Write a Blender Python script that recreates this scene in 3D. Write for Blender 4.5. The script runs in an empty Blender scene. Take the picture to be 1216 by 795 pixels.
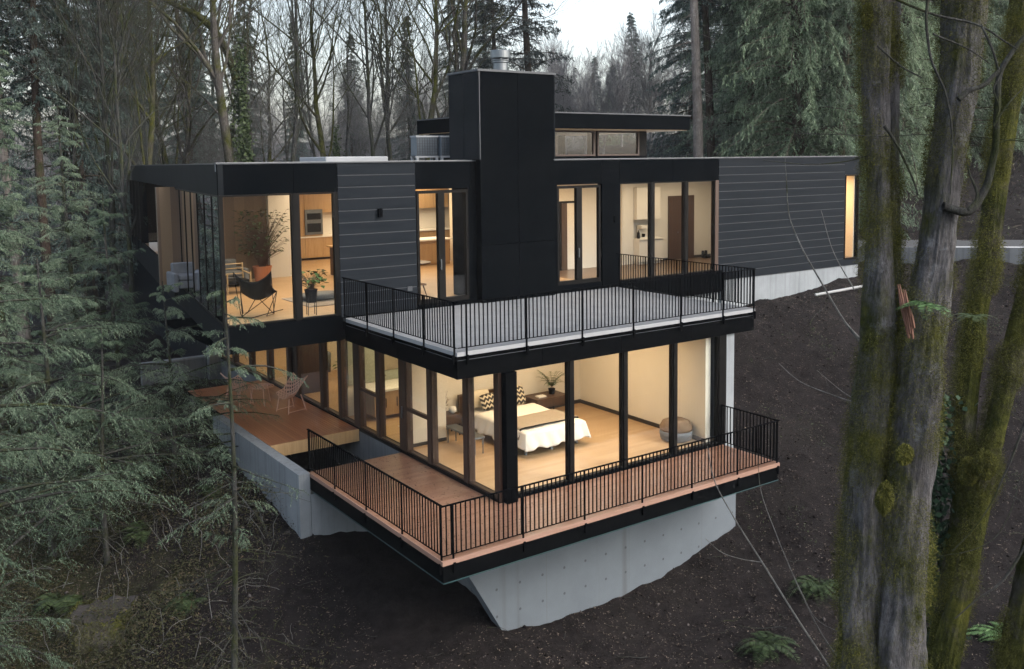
import bpy, math, random
import numpy as np
from mathutils import Vector, Matrix, noise as mnoise
R = math.radians
random.seed(7)
scene = bpy.context.scene
col = scene.collection
# ------------------------------------------------------------------ camera model
F_PX = 1107.165; CX = 608.0; CY = 292.432
CAM = Vector((-9.86817, -16.16119, 3.90861))
FW = Vector((0.56983759, 0.81676557, -0.09043852))
RT = Vector((0.81942872, -0.57305048, -0.012236))
UP = Vector((0.06181978, 0.06713539, 0.99582687))

def at(px, py, d):
    """the point of the place seen at a pixel of the photograph, d metres away"""
    return CAM + FW * d + RT * ((px - CX) / F_PX * d) - UP * ((py - CY) / F_PX * d)

# ------------------------------------------------------------------ helpers
OFF = {}

class MB:
    def __init__(self):
        self.v = []; self.f = []
    def face(self, pts):
        n = len(self.v); self.v += [tuple(p) for p in pts]; self.f.append(tuple(range(n, n + len(pts))))
    def box(self, x0, x1, y0, y1, z0, z1):
        n = len(self.v)
        self.v += [(x0, y0, z0), (x1, y0, z0), (x1, y1, z0), (x0, y1, z0), (x0, y0, z1), (x1, y0, z1), (x1, y1, z1), (x0, y1, z1)]
        self.f += [(n, n+3, n+2, n+1), (n+4, n+5, n+6, n+7), (n, n+1, n+5, n+4), (n+1, n+2, n+6, n+5), (n+2, n+3, n+7, n+6), (n+3, n, n+4, n+7)]
        return self
    def obox(self, c, ax, ay, az):
        """box from centre and three half-axis vectors"""
        c = Vector(c); n = len(self.v)
        for sz in (-1, 1):
            for sx, sy in ((-1, -1), (1, -1), (1, 1), (-1, 1)):
                self.v.append(tuple(c + ax * sx + ay * sy + az * sz))
        self.f += [(n, n+3, n+2, n+1), (n+4, n+5, n+6, n+7), (n, n+1, n+5, n+4), (n+1, n+2, n+6, n+5), (n+2, n+3, n+7, n+6), (n+3, n, n+4, n+7)]
        return self
    def wallbox(self, p, q, t, z0, z1):
        """upright slab along the plan line p-q, thickness t to its left side"""
        p = Vector((p[0], p[1], 0)); q = Vector((q[0], q[1], 0)); d = (q - p)
        nrm = Vector((-d.y, d.x, 0)).normalized() * t
        self.prism([(p.x, p.y), (q.x, q.y), (q.x + nrm.x, q.y + nrm.y), (p.x + nrm.x, p.y + nrm.y)], z0, z1)
        return self
    def prism(self, poly, z0, z1):
        n = len(self.v); k = len(poly)
        a = sum(poly[i][0] * poly[(i+1) % k][1] - poly[(i+1) % k][0] * poly[i][1] for i in range(k))
        if a < 0: poly = poly[::-1]
        for z in (z0, z1):
            self.v += [(x, y, z) for x, y in poly]
        self.f.append(tuple(range(n + k - 1, n - 1, -1))); self.f.append(tuple(range(n + k, n + 2 * k)))
        for i in range(k):
            j = (i + 1) % k
            self.f.append((n + i, n + j, n + k + j, n + k + i))
        return self
    def tube(self, pts, rad, n=8, cap=True):
        pts = [Vector(p) for p in pts]
        if not hasattr(rad, '__len__'): rad = [rad] * len(pts)
        b = len(self.v); ref = None
        for i, p in enumerate(pts):
            t = (pts[min(i + 1, len(pts) - 1)] - pts[max(i - 1, 0)]).normalized()
            if ref is None:
                ref = t.orthogonal().normalized()
            else:
                ref = (ref - t * ref.dot(t)); ref = ref.normalized() if ref.length > 1e-6 else t.orthogonal().normalized()
            w = t.cross(ref)
            for k in range(n):
                a = 2 * math.pi * k / n
                self.v.append(tuple(p + (ref * math.cos(a) + w * math.sin(a)) * rad[i]))
        for i in range(len(pts) - 1):
            for k in range(n):
                k2 = (k + 1) % n
                self.f.append((b + i*n + k, b + i*n + k2, b + (i+1)*n + k2, b + (i+1)*n + k))
        if cap:
            self.f.append(tuple(range(b + n - 1, b - 1, -1)))
            e = b + (len(pts) - 1) * n
            self.f.append(tuple(range(e, e + n)))
        return self
    def lathe(self, prof, c=(0, 0, 0), n=24):
        b = len(self.v)
        for r, z in prof:
            for k in range(n):
                a = 2 * math.pi * k / n
                self.v.append((c[0] + r * math.cos(a), c[1] + r * math.sin(a), c[2] + z))
        for i in range(len(prof) - 1):
            for k in range(n):
                k2 = (k + 1) % n
                self.f.append((b + i*n + k, b + i*n + k2, b + (i+1)*n + k2, b + (i+1)*n + k))
        self.f.append(tuple(range(b + n - 1, b - 1, -1)))
        e = b + (len(prof) - 1) * n
        self.f.append(tuple(range(e, e + n)))
        return self
    def grid(self, fn, nu, nv):
        b = len(self.v)
        for j in range(nv + 1):
            for i in range(nu + 1):
                self.v.append(tuple(fn(i / nu, j / nv)))
        for j in range(nv):
            for i in range(nu):
                a = b + j * (nu + 1) + i
                self.f.append((a, a + 1, a + nu + 2, a + nu + 1))
        return self
    def build(self, name, m, parent=None, world=True, smooth=False, bevel=0, solid=0, sub=0):
        vs = np.array(self.v, dtype=np.float64).reshape(-1, 3)
        me = bpy.data.meshes.new(name)
        o = bpy.data.objects.new(name, me)
        if parent is not None:
            if world: vs = vs - np.array(OFF[parent.name])
            OFF[o.name] = OFF[parent.name]
            o.parent = parent
        elif world:
            c = (vs.min(0) + vs.max(0)) / 2; c[2] = vs[:, 2].min()
            vs = vs - c; o.location = c; OFF[o.name] = tuple(c)
        else:
            OFF[o.name] = (0, 0, 0)
        me.from_pydata([tuple(p) for p in vs], [], self.f)
        me.materials.append(m)
        if smooth:
            me.polygons.foreach_set('use_smooth', [True] * len(me.polygons))
        col.objects.link(o)
        if solid:
            md = o.modifiers.new('solid', 'SOLIDIFY'); md.thickness = solid; md.offset = 0
        if bevel:
            md = o.modifiers.new('bevel', 'BEVEL'); md.width = bevel; md.segments = 2; md.limit_method = 'ANGLE'
        if sub:
            md = o.modifiers.new('sub', 'SUBSURF'); md.levels = sub; md.render_levels = sub
        return o

def npmesh(name, verts, faces, m):
    """mesh from a vertex array and an (n,3) or (n,4) index array"""
    me = bpy.data.meshes.new(name)
    verts = np.ascontiguousarray(verts, dtype=np.float32); faces = np.ascontiguousarray(faces, dtype=np.int32)
    k = faces.shape[1]
    me.vertices.add(len(verts)); me.vertices.foreach_set('co', verts.ravel())
    me.loops.add(faces.size); me.loops.foreach_set('vertex_index', faces.ravel())
    me.polygons.add(len(faces)); me.polygons.foreach_set('loop_start', np.arange(0, faces.size, k, dtype=np.int32))
    me.update(calc_edges=True)
    for mm in (m if isinstance(m, (list, tuple)) else [m]):
        me.materials.append(mm)
    return me

def mobj(name, me, parent=None, loc=(0, 0, 0)):
    o = bpy.data.objects.new(name, me); o.location = loc
    if parent is not None: o.parent = parent
    col.objects.link(o)
    return o

def tag(o, label=None, cat=None, group=None, kind=None):
    if label: o['label'] = label
    if cat: o['category'] = cat
    if group: o['group'] = group
    if kind: o['kind'] = kind
    return o

def thing(name, loc, label, cat, group=None, rz=0):
    o = bpy.data.objects.new(name, None); col.objects.link(o)
    o.location = loc; o.rotation_euler = (0, 0, rz); o.empty_display_size = .3
    OFF[o.name] = tuple(loc)
    return tag(o, label, cat, group)

def copy_tree(o, loc=None, rz=None, label=None, scale=None, parent=None, group=None):
    c = o.copy(); col.objects.link(c)
    if parent is not None: c.parent = parent
    for ch in list(o.children):
        copy_tree(ch, parent=c)
    if loc is not None: c.location = loc
    if rz is not None: c.rotation_euler = (0, 0, rz)
    if scale is not None: c.scale = scale if hasattr(scale, '__len__') else (scale,) * 3
    if label: c['label'] = label
    if group: c['group'] = group
    return c

# ------------------------------------------------------------------ materials
class NT:
    def __init__(self, m):
        self.nt = m.node_tree; self.n = self.nt.nodes; self.l = self.nt.links
    def new(self, t, **kw):
        n = self.n.new(t)
        for k, v in kw.items():
            if k.startswith('i_'):
                n.inputs[k[2:].replace('_', ' ')].default_value = v
            else: setattr(n, k, v)
        return n
    def link(self, a, b): self.l.new(a, b)
    def math(self, op, a, b=None, c=None):
        n = self.n.new('ShaderNodeMath'); n.operation = op
        for i, x in enumerate((a, b, c)):
            if x is None: continue
            if isinstance(x, (int, float)): n.inputs[i].default_value = x
            else: self.l.new(x, n.inputs[i])
        return n.outputs[0]
    def mix(self, fac, a, b):
        n = self.n.new('ShaderNodeMix'); n.data_type = 'RGBA'
        for s, x in ((0, fac), (6, a), (7, b)):
            if isinstance(x, (int, float)): n.inputs[s].default_value = x
            elif isinstance(x, tuple): n.inputs[s].default_value = x if len(x) == 4 else (*x, 1)
            else: self.l.new(x, n.inputs[s])
        return n.outputs[2]
    def ramp(self, fac, stops):
        n = self.n.new('ShaderNodeValToRGB')
        while len(n.color_ramp.elements) < len(stops): n.color_ramp.elements.new(.5)
        for e, (p, c) in zip(n.color_ramp.elements, stops):
            e.position = p; e.color = (*c, 1) if len(c) == 3 else c
        self.l.new(fac, n.inputs[0])
        return n.outputs[0]
    def noise(self, scale, detail=4, rough=.55, vec=None, dist=0):
        n = self.n.new('ShaderNodeTexNoise'); n.inputs['Scale'].default_value = scale
        n.inputs['Detail'].default_value = detail; n.inputs['Roughness'].default_value = rough; n.inputs['Distortion'].default_value = dist
        self.l.new(vec if vec is not None else self.obj(), n.inputs['Vector'])
        return n.outputs['Fac']
    def obj(self):
        if not hasattr(self, '_o'): self._o = self.n.new('ShaderNodeTexCoord').outputs['Object']
        return self._o
    def scaled(self, sx, sy, sz, vec=None):
        n = self.n.new('ShaderNodeMapping'); n.inputs['Scale'].default_value = (sx, sy, sz)
        self.l.new(vec if vec is not None else self.obj(), n.inputs['Vector'])
        return n.outputs[0]
    def xyz(self, vec=None):
        n = self.n.new('ShaderNodeSeparateXYZ'); self.l.new(vec if vec is not None else self.obj(), n.inputs[0]); return n.outputs
    def bump(self, h, strength=.3, dist=.02):
        n = self.n.new('ShaderNodeBump'); n.inputs['Strength'].default_value = strength; n.inputs['Distance'].default_value = dist
        self.l.new(h, n.inputs['Height']); return n.outputs[0]

def base_mat(name):
    m = bpy.data.materials.new(name); m.use_nodes = True
    t = NT(m); b = t.n['Principled BSDF']
    return m, t, b

def mat(name, c, c2=None, rough=.6, scale=3., metal=0, bump=0, bscale=None, spec=.5, stretch=(1, 1, 1), contrast=(.35, .65), detail=5):
    m, t, b = base_mat(name)
    b.inputs['Roughness'].default_value = rough; b.inputs['Metallic'].default_value = metal
    b.inputs['Specular IOR Level'].default_value = spec
    v = t.scaled(*stretch)
    f = t.noise(scale, detail, .6, v)
    if c2 is None: c2 = tuple(x * .8 for x in c)
    t.link(t.ramp(f, [(contrast[0], c), (contrast[1], c2)]), b.inputs['Base Color'])
    if bump:
        t.link(t.bump(t.noise(bscale or scale * 8, 4, .6, v), bump, .02), b.inputs['Normal'])
    return m

def mat_planks(name, axis, w, c, c2, rough=.55, along=1.2, spec=.4, grain=.35, board_len=None):
    """boards w wide laid side by side along an axis: every board its own tone, streaked with grain"""
    m, t, b = base_mat(name)
    x, y, z = t.xyz()
    u = {'x': x, 'y': y, 'z': z}[axis]
    other = y if axis == 'x' else x
    k = t.math('FLOOR', t.math('DIVIDE', u, w))
    seed = k
    if board_len:
        wn0 = t.new('ShaderNodeTexWhiteNoise', noise_dimensions='1D'); t.link(k, wn0.inputs['W'])
        off = t.math('MULTIPLY', wn0.outputs['Value'], board_len)
        seg = t.math('FLOOR', t.math('DIVIDE', t.math('ADD', other, off), board_len))
        seed = t.math('ADD', k, t.math('MULTIPLY', seg, 37.13))
    wn = t.new('ShaderNodeTexWhiteNoise', noise_dimensions='1D'); t.link(seed, wn.inputs['W'])
    cv = t.mix(wn.outputs['Value'], c, c2)
    st = {'x': (30, along, 30), 'y': (along, 30, 30), 'z': (along, along, 30)}[axis]
    g = t.noise(1.5, 6, .65, t.scaled(*st), .4)
    big = t.noise(.9, 3, .5)
    dark = t.mix(1.0, cv, (0, 0, 0)); 
    f = t.math('MULTIPLY', t.math('SUBTRACT', g, .35), grain * 2)
    fc = t.new('ShaderNodeClamp'); t.link(f, fc.inputs[0])
    c3 = tuple(v * .45 for v in c)
    out = t.mix(fc.outputs[0], cv, c3)
    out = t.mix(t.math('MULTIPLY', big, .35), out, tuple(v * .7 for v in c2))
    t.link(out, b.inputs['Base Color'])
    b.inputs['Roughness'].default_value = rough; b.inputs['Specular IOR Level'].default_value = spec
    t.link(t.bump(g, .25, .004), b.inputs['Normal'])
    return m

def mat_leaf(name, cs, rough=.6, spec=.2, rnd=.5, trans=0):
    """foliage: every leaf its own tone, with clumps of tone"""
    m, t, b = base_mat(name)
    g = t.new('ShaderNodeNewGeometry'); oi = t.new('ShaderNodeObjectInfo')
    n = t.noise(.45, 3, .6)
    v = t.math('ADD', t.math('MULTIPLY', g.outputs['Random Per Island'], rnd), t.math('MULTIPLY', n, 1 - rnd))
    v = t.math('ADD', v, t.math('MULTIPLY', t.math('SUBTRACT', oi.outputs['Random'], .5), .25))
    k = len(cs)
    t.link(t.ramp(v, [(.15 + .7 * i / max(1, k - 1), c) for i, c in enumerate(cs)]), b.inputs['Base Color'])
    b.inputs['Roughness'].default_value = rough; b.inputs['Specular IOR Level'].default_value = spec
    if trans:   # thin leaves let some light through
        tl = t.new('ShaderNodeBsdfTranslucent'); mx = t.new('ShaderNodeMixShader'); mx.inputs[0].default_value = trans
        t.link(b.inputs['Base Color'].links[0].from_socket, tl.inputs['Color'])
        t.link(b.outputs[0], mx.inputs[1]); t.link(tl.outputs[0], mx.inputs[2]); t.link(mx.outputs[0], t.n['Material Output'].inputs[0])
    return m

def mat_bark(name, c, c2, moss=None, moss_amt=.5, scale=2.2, mscale=.9):
    m, t, b = base_mat(name)
    n = t.noise(scale * 2, 8, .7, t.scaled(3.2, 3.2, .6))
    n2 = t.noise(scale * 3, 6, .75, t.scaled(9, 9, 1.5))
    n3 = t.noise(scale * 9, 5, .8, t.scaled(2, 2, 1))
    mixn = t.math('ADD', t.math('MULTIPLY', n, .5), t.math('ADD', t.math('MULTIPLY', n2, .3), t.math('MULTIPLY', n3, .2)))
    colr = t.ramp(mixn, [(.36, tuple(x * .35 for x in c2)), (.47, c2), (.58, c), (.68, tuple(min(.4, x * 1.5) for x in c))])
    big = t.noise(.8, 4, .6)
    colr = t.mix(t.math('MULTIPLY', t.ramp(big, [(.4, (0, 0, 0)), (.65, (1, 1, 1))]), .55), colr, tuple(x * .6 for x in c2))
    lich = t.noise(3.2, 8, .75)
    colr = t.mix(t.math('MULTIPLY', t.ramp(lich, [(.56, (0, 0, 0)), (.64, (1, 1, 1))]), .45), colr, (c[0] * 1.5, c[1] * 1.6, c[2] * 1.65))
    if moss:
        mn = t.math('ADD', t.noise(mscale, 8, .68), t.math('MULTIPLY', t.math('SUBTRACT', n3, .5), .35))
        f = t.ramp(t.math('ADD', mn, moss_amt - .5), [(.42, (0, 0, 0)), (.58, (1, 1, 1))])
        mt = t.math('ADD', t.math('MULTIPLY', t.noise(16, 6, .8), .5), t.math('MULTIPLY', t.noise(1.9, 5, .7), .5))
        mc = t.ramp(mt, [(.36, tuple(x * .45 for x in moss[0])), (.48, moss[0]), (.62, moss[1])])
        colr = t.mix(f, colr, mc)
    t.link(colr, b.inputs['Base Color'])
    b.inputs['Roughness'].default_value = .92; b.inputs['Specular IOR Level'].default_value = .1
    t.link(t.bump(mixn, 1.0, .09), b.inputs['Normal'])
    return m

def mat_glass(name, tint=(.93, .95, .95), f0=.045, gain=.9):
    m = bpy.data.materials.new(name); m.use_nodes = True
    t = NT(m); t.n.remove(t.n['Principled BSDF']); out = t.n['Material Output']
    lw = t.new('ShaderNodeLayerWeight'); lw.inputs['Blend'].default_value = .5
    fac = t.math('ADD', t.math('MULTIPLY', t.math('POWER', lw.outputs['Facing'], 5.), gain), f0)
    tr = t.new('ShaderNodeBsdfTransparent'); tr.inputs[0].default_value = (*tint, 1)
    gl = t.new('ShaderNodeBsdfGlossy'); gl.inputs['Roughness'].default_value = .0; gl.inputs['Color'].default_value = (.95, .97, 1, 1)
    mx = t.new('ShaderNodeMixShader'); t.link(fac, mx.inputs[0]); t.link(tr.outputs[0], mx.inputs[1]); t.link(gl.outputs[0], mx.inputs[2])
    t.link(mx.outputs[0], out.inputs[0])
    return m

def mat_emit(name, c, s):
    m, t, b = base_mat(name)
    b.inputs['Base Color'].default_value = (*c, 1); b.inputs['Emission Color'].default_value = (*c, 1); b.inputs['Emission Strength'].default_value = s
    return m

def mat_concrete(name, c, c2, streak=.5, ties=None):
    m, t, b = base_mat(name)
    n = t.noise(1.1, 6, .6); s = t.noise(2.5, 4, .6, t.scaled(3.0, 3.0, .12)); fine = t.noise(30, 4, .7)
    colr = t.ramp(n, [(.3, c), (.7, c2)])
    colr = t.mix(t.math('MULTIPLY', t.ramp(s, [(.5, (0, 0, 0)), (.68, (1, 1, 1))]), streak), colr, tuple(x * .6 for x in c2))
    colr = t.mix(t.math('MULTIPLY', t.math('LESS_THAN', fine, .36), .4), colr, tuple(x * .55 for x in c))
    t.link(colr, b.inputs['Base Color']); b.inputs['Roughness'].default_value = .85; b.inputs['Specular IOR Level'].default_value = .25
    t.link(t.bump(t.math('ADD', fine, n), .2, .01), b.inputs['Normal'])
    return m

M = {}
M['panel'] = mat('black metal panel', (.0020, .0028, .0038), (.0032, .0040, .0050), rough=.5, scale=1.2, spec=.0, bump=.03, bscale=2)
M['panel_lit'] = mat('black metal panel lit side', (.0085, .0105, .0125), (.0115, .0135, .0160), rough=.55, scale=1.2, spec=.03, bump=.03, bscale=2)  # same black panels, side faces coloured lighter as if catching more light
M['siding'] = mat('charcoal siding', (.0082, .0108, .0145), (.0118, .0148, .0190), rough=.65, spec=.05, scale=2.0, stretch=(.3, 1, 3), bump=.1, bscale=14)
M['reveal'] = mat('siding reveal', (.040, .046, .055), (.028, .033, .040), rough=.6)
M['steel'] = mat('black steel', (.0022, .0026, .0032), (.0034, .0038, .0044), rough=.5, spec=.0, scale=4)
M['frame'] = mat('dark window frame', (.006, .006, .0062), (.009, .0085, .008), rough=.45, spec=.06, scale=4)
M['frame_wood'] = mat('dark stained window frame', (.035, .018, .012), (.05, .026, .016), rough=.5, scale=4, stretch=(8, 8, .6))
M['flash'] = mat('roof flashing', (0.035, 0.041, 0.05), (0.05, 0.056, 0.065), rough=.45, metal=.3, scale=2)
M['membrane'] = mat('roof membrane', (0.2604, 0.2728, 0.2852), (0.2108, 0.2232, 0.2356), rough=.8, scale=.7)
M['paver'] = mat('pale deck tile', (0.1289, 0.1368, 0.1444), (0.1602, 0.168, 0.1749), rough=.75, scale=2.2, bump=.08)
M['deck_x'] = mat_planks('cedar deck boards', 'y', .14, (0.17, 0.0833, 0.051), (0.238, 0.1318, 0.08925), rough=.34, along=.7, spec=.55)
M['deck_y'] = mat_planks('cedar step boards', 'x', .09, (.25, .095, .045), (.33, .14, .07), rough=.42, along=.7, spec=.45)
M['cedar'] = mat('cedar edge board', (0.2808, 0.1716, 0.1326), (0.2262, 0.1326, 0.0975), rough=.55, scale=3, stretch=(.4, .4, 8))
M['conc'] = mat_concrete('cast concrete', (0.2248, 0.2472, 0.2652), (0.1663, 0.1843, 0.2023))
M['conc_warm'] = mat_concrete('weathered concrete', (0.1386, 0.1485, 0.1584), (0.1023, 0.1089, 0.1175), .6)
M['plaster'] = mat('cream plaster', (.70, .64, .54), (.67, .61, .51), rough=.85, scale=1.5)
M['white'] = mat('white plaster', (.74, .72, .68), (.71, .69, .65), rough=.8, scale=1.5)
M['ceiling'] = mat('white ceiling', (.72, .68, .6), (.70, .66, .58), rough=.85, scale=1.5)
M['oak'] = mat_planks('oak floor boards', 'y', .13, (0.441, 0.2856, 0.15), (0.525, 0.3528, 0.198), rough=.32, along=.8, spec=.45, grain=.22, board_len=2.1)
M['oak_dark'] = mat_planks('dark oak floor', 'y', .13, (.13, .085, .055), (.17, .11, .07), rough=.3, along=.8, board_len=2.1)
M['cab'] = mat('honey wood cabinet', (0.462, 0.3055, 0.152), (0.374, 0.234, 0.112), rough=.45, scale=2.2, stretch=(6, 6, .5))
M['walnut'] = mat('dark walnut', (.06, .034, .022), (.09, .05, .03), rough=.45, scale=2.5, stretch=(6, 6, .5))
M['black'] = mat('black paint', (.005, .005, .006), (.008, .008, .009), rough=.6, spec=.15)
M['base'] = mat('dark baseboard', (.03, .025, .022), (.04, .034, .03), rough=.5)
M['glass'] = mat_glass('window glass', f0=.03, gain=1.0)
M['glass_side'] = mat_glass('tinted window glass', tint=(.70, .72, .72), f0=.20, gain=2.2)
M['galv'] = mat('galvanised steel', (0.1764, 0.1932, 0.21), (0.1428, 0.1596, 0.1764), rough=.35, metal=.8, scale=6)
M['warmlamp'] = mat_emit('lamp glow', (1.0, .78, .52), 9.)
# ------------------------------------------------------------------ terrain
CTRL = np.array([
 (1.3,-.1,-6.45),(3,-.1,-6.45),(4.7,-.1,-6.4),(6.6,-.1,-6.15),(8.3,-.1,-5.7),(8.5,2.5,-4.6),(8.5,5.3,-4.0),
 (11,5.4,-2.6),(14,5.4,-1.35),(16,5.4,-1.15),(18.5,5.4,-.9),(20.7,5.4,-.62),(23.5,5.2,-.2),(26,3,-.05),(29,7,0),(24,10,-.1),(30,0,-.05),(33,-6,-.1),(27,-2,-.7),
 (22,2.5,-1.0),(18,2,-2.2),(14,1,-3.6),(11,-1,-5.0),(20,-3,-3.0),(24,-7,-3.4),(16,-5,-5.2),(30,-12,-2.8),(12,-6,-6.3),(9,-3,-6.3),
 (34,9,1.2),(38,4,1.6),(36,14,2.0),(42,10,3.6),(44,0,3.2),(40,-10,1.5),(50,15,5),(50,25,5),(40,25,3),(30,22,1),(24,30,0),
 (-1.6,4.3,-5.0),(-1.7,6.2,-4.75),(-1.7,7.2,-4.55),(-1.7,9.1,-4.1),(-1.7,10.6,-4.0),(.5,12.5,-4.0),(-1.7,16,-4.0),(0,19.2,-4.2),(-2.5,21,-4.3),
 (.8,7,-4.9),(.8,5.2,-5.2),(-.5,2.0,-5.7),(.3,.8,-6.1),
 (4,4,-5.6),(4,10,-5.0),(7,8,-4.6),(4,16,-4.6),(8.2,12,-4.2),(12,10,-3.0),(18,10,-2.0),(14,20,-2.5),(5,24,-4.0),(2,33,-3.5),(10,30,-2),
 (-4,4,-5.9),(-6,6.6,-6.1),(-5,9,-5.6),(-4.5,12,-5.2),(-8,10,-6.4),(-7,3,-7.0),(-3,0,-6.9),(-1,-2,-7.0),(2,-3,-7.3),(-10,0,-8.0),(-6,-3,-8.1),(-5,16,-5.2),(-10,16,-6.6),(-14,10,-8.2),
 (-10,-16,-10.5),(0,-9,-8.8),(5,-8,-8.0),(0,-20,-11),(12,-14,-8),(24,-18,-6),(-22,-8,-11),(-22,6,-10),
 (-14,26,-6.2),(-5,30,-4.6),(-4,42,-4.5),(4,48,-3.5),(14,45,-1.5),(-20,42,-7.5),(-35,25,-11),(-30,60,-8),(0,70,-4),(30,50,1),(45,50,4),(25,80,0),(70,60,7),(70,20,9),(60,-10,5),
],float)
def _fit():
    n = len(CTRL); P = CTRL[:, :2]
    d = np.linalg.norm(P[:, None] - P[None], axis=2)
    A = np.zeros((n + 3, n + 3)); A[:n, :n] = d; A[:n, :n] -= np.eye(n) * .02
    A[:n, n] = 1; A[:n, n+1:] = P; A[n, :n] = 1; A[n+1:, :n] = P.T
    return np.linalg.solve(A, np.concatenate([CTRL[:, 2], [0, 0, 0]]))
_W = _fit()
_rg = np.random.RandomState(3)
_ph = _rg.uniform(0, 6.28, (40, 2)); _dr = _rg.uniform(0, 6.28, 40)
def gz(x, y, detail=True):
    x = np.asarray(x, float); y = np.asarray(y, float); sh = x.shape
    x = x.ravel(); y = y.ravel(); n = len(CTRL)
    r = np.hypot(x - 5, y - 8); k = np.minimum(1, 75 / np.maximum(r, 1e-6))
    xx = 5 + (x - 5) * k; yy = 8 + (y - 8) * k
    z = np.empty(len(x))
    for i in range(0, len(x), 20000):
        s = slice(i, i + 20000)
        d = np.hypot(xx[s, None] - CTRL[:, 0], yy[s, None] - CTRL[:, 1])
        z[s] = d @ _W[:n] + _W[n] + _W[n+1] * xx[s] + _W[n+2] * yy[s]
    # wooded hills rise far behind
    far = np.clip((r - 75) / 160, 0, 1)
    z += far * far * np.where(y > 0, 7, 2) * (1 + .25 * np.sin(np.arctan2(y, x) * 7))
    if detail:
        amp = np.zeros(len(x))
        for j in range(40):
            w = .35 * 1.13 ** j
            amp += np.sin((x * math.cos(_dr[j]) + y * math.sin(_dr[j])) * w + _ph[j, 0]) * (.07 / (1 + w * .9))
        z += amp
    return z.reshape(sh)
def ground_z(x, y): return float(gz(np.array([x]), np.array([y]))[0])

def build_ground():
    xs = np.unique(np.round(np.concatenate([np.linspace(-420, -60, 25), np.linspace(-60, -16, 45), np.arange(-16, 30, .22), np.linspace(30, 60, 50), np.linspace(60, 460, 30)]), 3))
    ys = np.unique(np.round(np.concatenate([np.linspace(-300, -40, 18), np.linspace(-40, -10, 30), np.arange(-10, 24, .22), np.linspace(24, 70, 60), np.linspace(70, 520, 34)]), 3))
    X, Y = np.meshgrid(xs, ys); Z = gz(X, Y)
    rg = np.random.RandomState(1)
    Z += rg.normal(0, .011, Z.shape)
    nx, ny = len(xs), len(ys)
    i = np.arange(nx * ny).reshape(ny, nx)
    f = np.stack([i[:-1, :-1], i[:-1, 1:], i[1:, 1:], i[1:, :-1]], -1).reshape(-1, 4)
    m, t, b = base_mat('dark forest soil')
    n1 = t.noise(.35, 6, .65); n2 = t.noise(3.5, 7, .7); n3 = t.noise(38, 4, .75); n4 = t.noise(.13, 3, .5)
    c = t.ramp(n2, [(.3, (0.00546, 0.004498, 0.004488)), (.5, (0.01147, 0.009526, 0.009768)), (.72, (0.01966, 0.01641, 0.01637))])
    c = t.mix(t.math('MULTIPLY', t.math('GREATER_THAN', n3, .62), .6), c, (0.0341, 0.03135, 0.03224))
    c = t.mix(t.math('MULTIPLY', t.ramp(t.noise(.55, 6, .7), [(.5, (0, 0, 0)), (.66, (1, 1, 1))]), .6), c, (.026, .0225, .021))
    c = t.mix(t.math('MULTIPLY', t.ramp(t.noise(1.1, 5, .7), [(.54, (0, 0, 0)), (.66, (1, 1, 1))]), .5), c, (.006, .0055, .0055))
    gx, gy, gzz = t.xyz()
    # mossy forest floor away from the building site
    side = t.math('MULTIPLY_ADD', gx, -.18, -.55)
    mo = t.ramp(t.math('ADD', t.math('MULTIPLY', t.math('SUBTRACT', n1, .5), 2.2), side), [(.25, (0, 0, 0)), (.6, (1, 1, 1))])
    mcol = t.ramp(t.noise(9, 6, .75), [(.3, (0.0136, 0.017, 0.0068)), (.5, (0.02975, 0.0306, 0.0136)), (.7, (0.04675, 0.034, 0.0221))])
    c = t.mix(t.math('MULTIPLY', mo, .85), c, mcol)
    t.link(c, b.inputs['Base Color']); b.inputs['Roughness'].default_value = .95; b.inputs['Specular IOR Level'].default_value = .1
    t.link(t.bump(t.math('ADD', n2, t.math('MULTIPLY', n3, .6)), .9, .08), b.inputs['Normal'])
    me = npmesh('ground', np.stack([X, Y, Z], -1).reshape(-1, 3), f, m)
    me.polygons.foreach_set('use_smooth', [True] * len(me.polygons))
    tag(mobj('ground', me), 'dark bare soil sloping down around the house', kind='structure')
build_ground()

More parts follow.
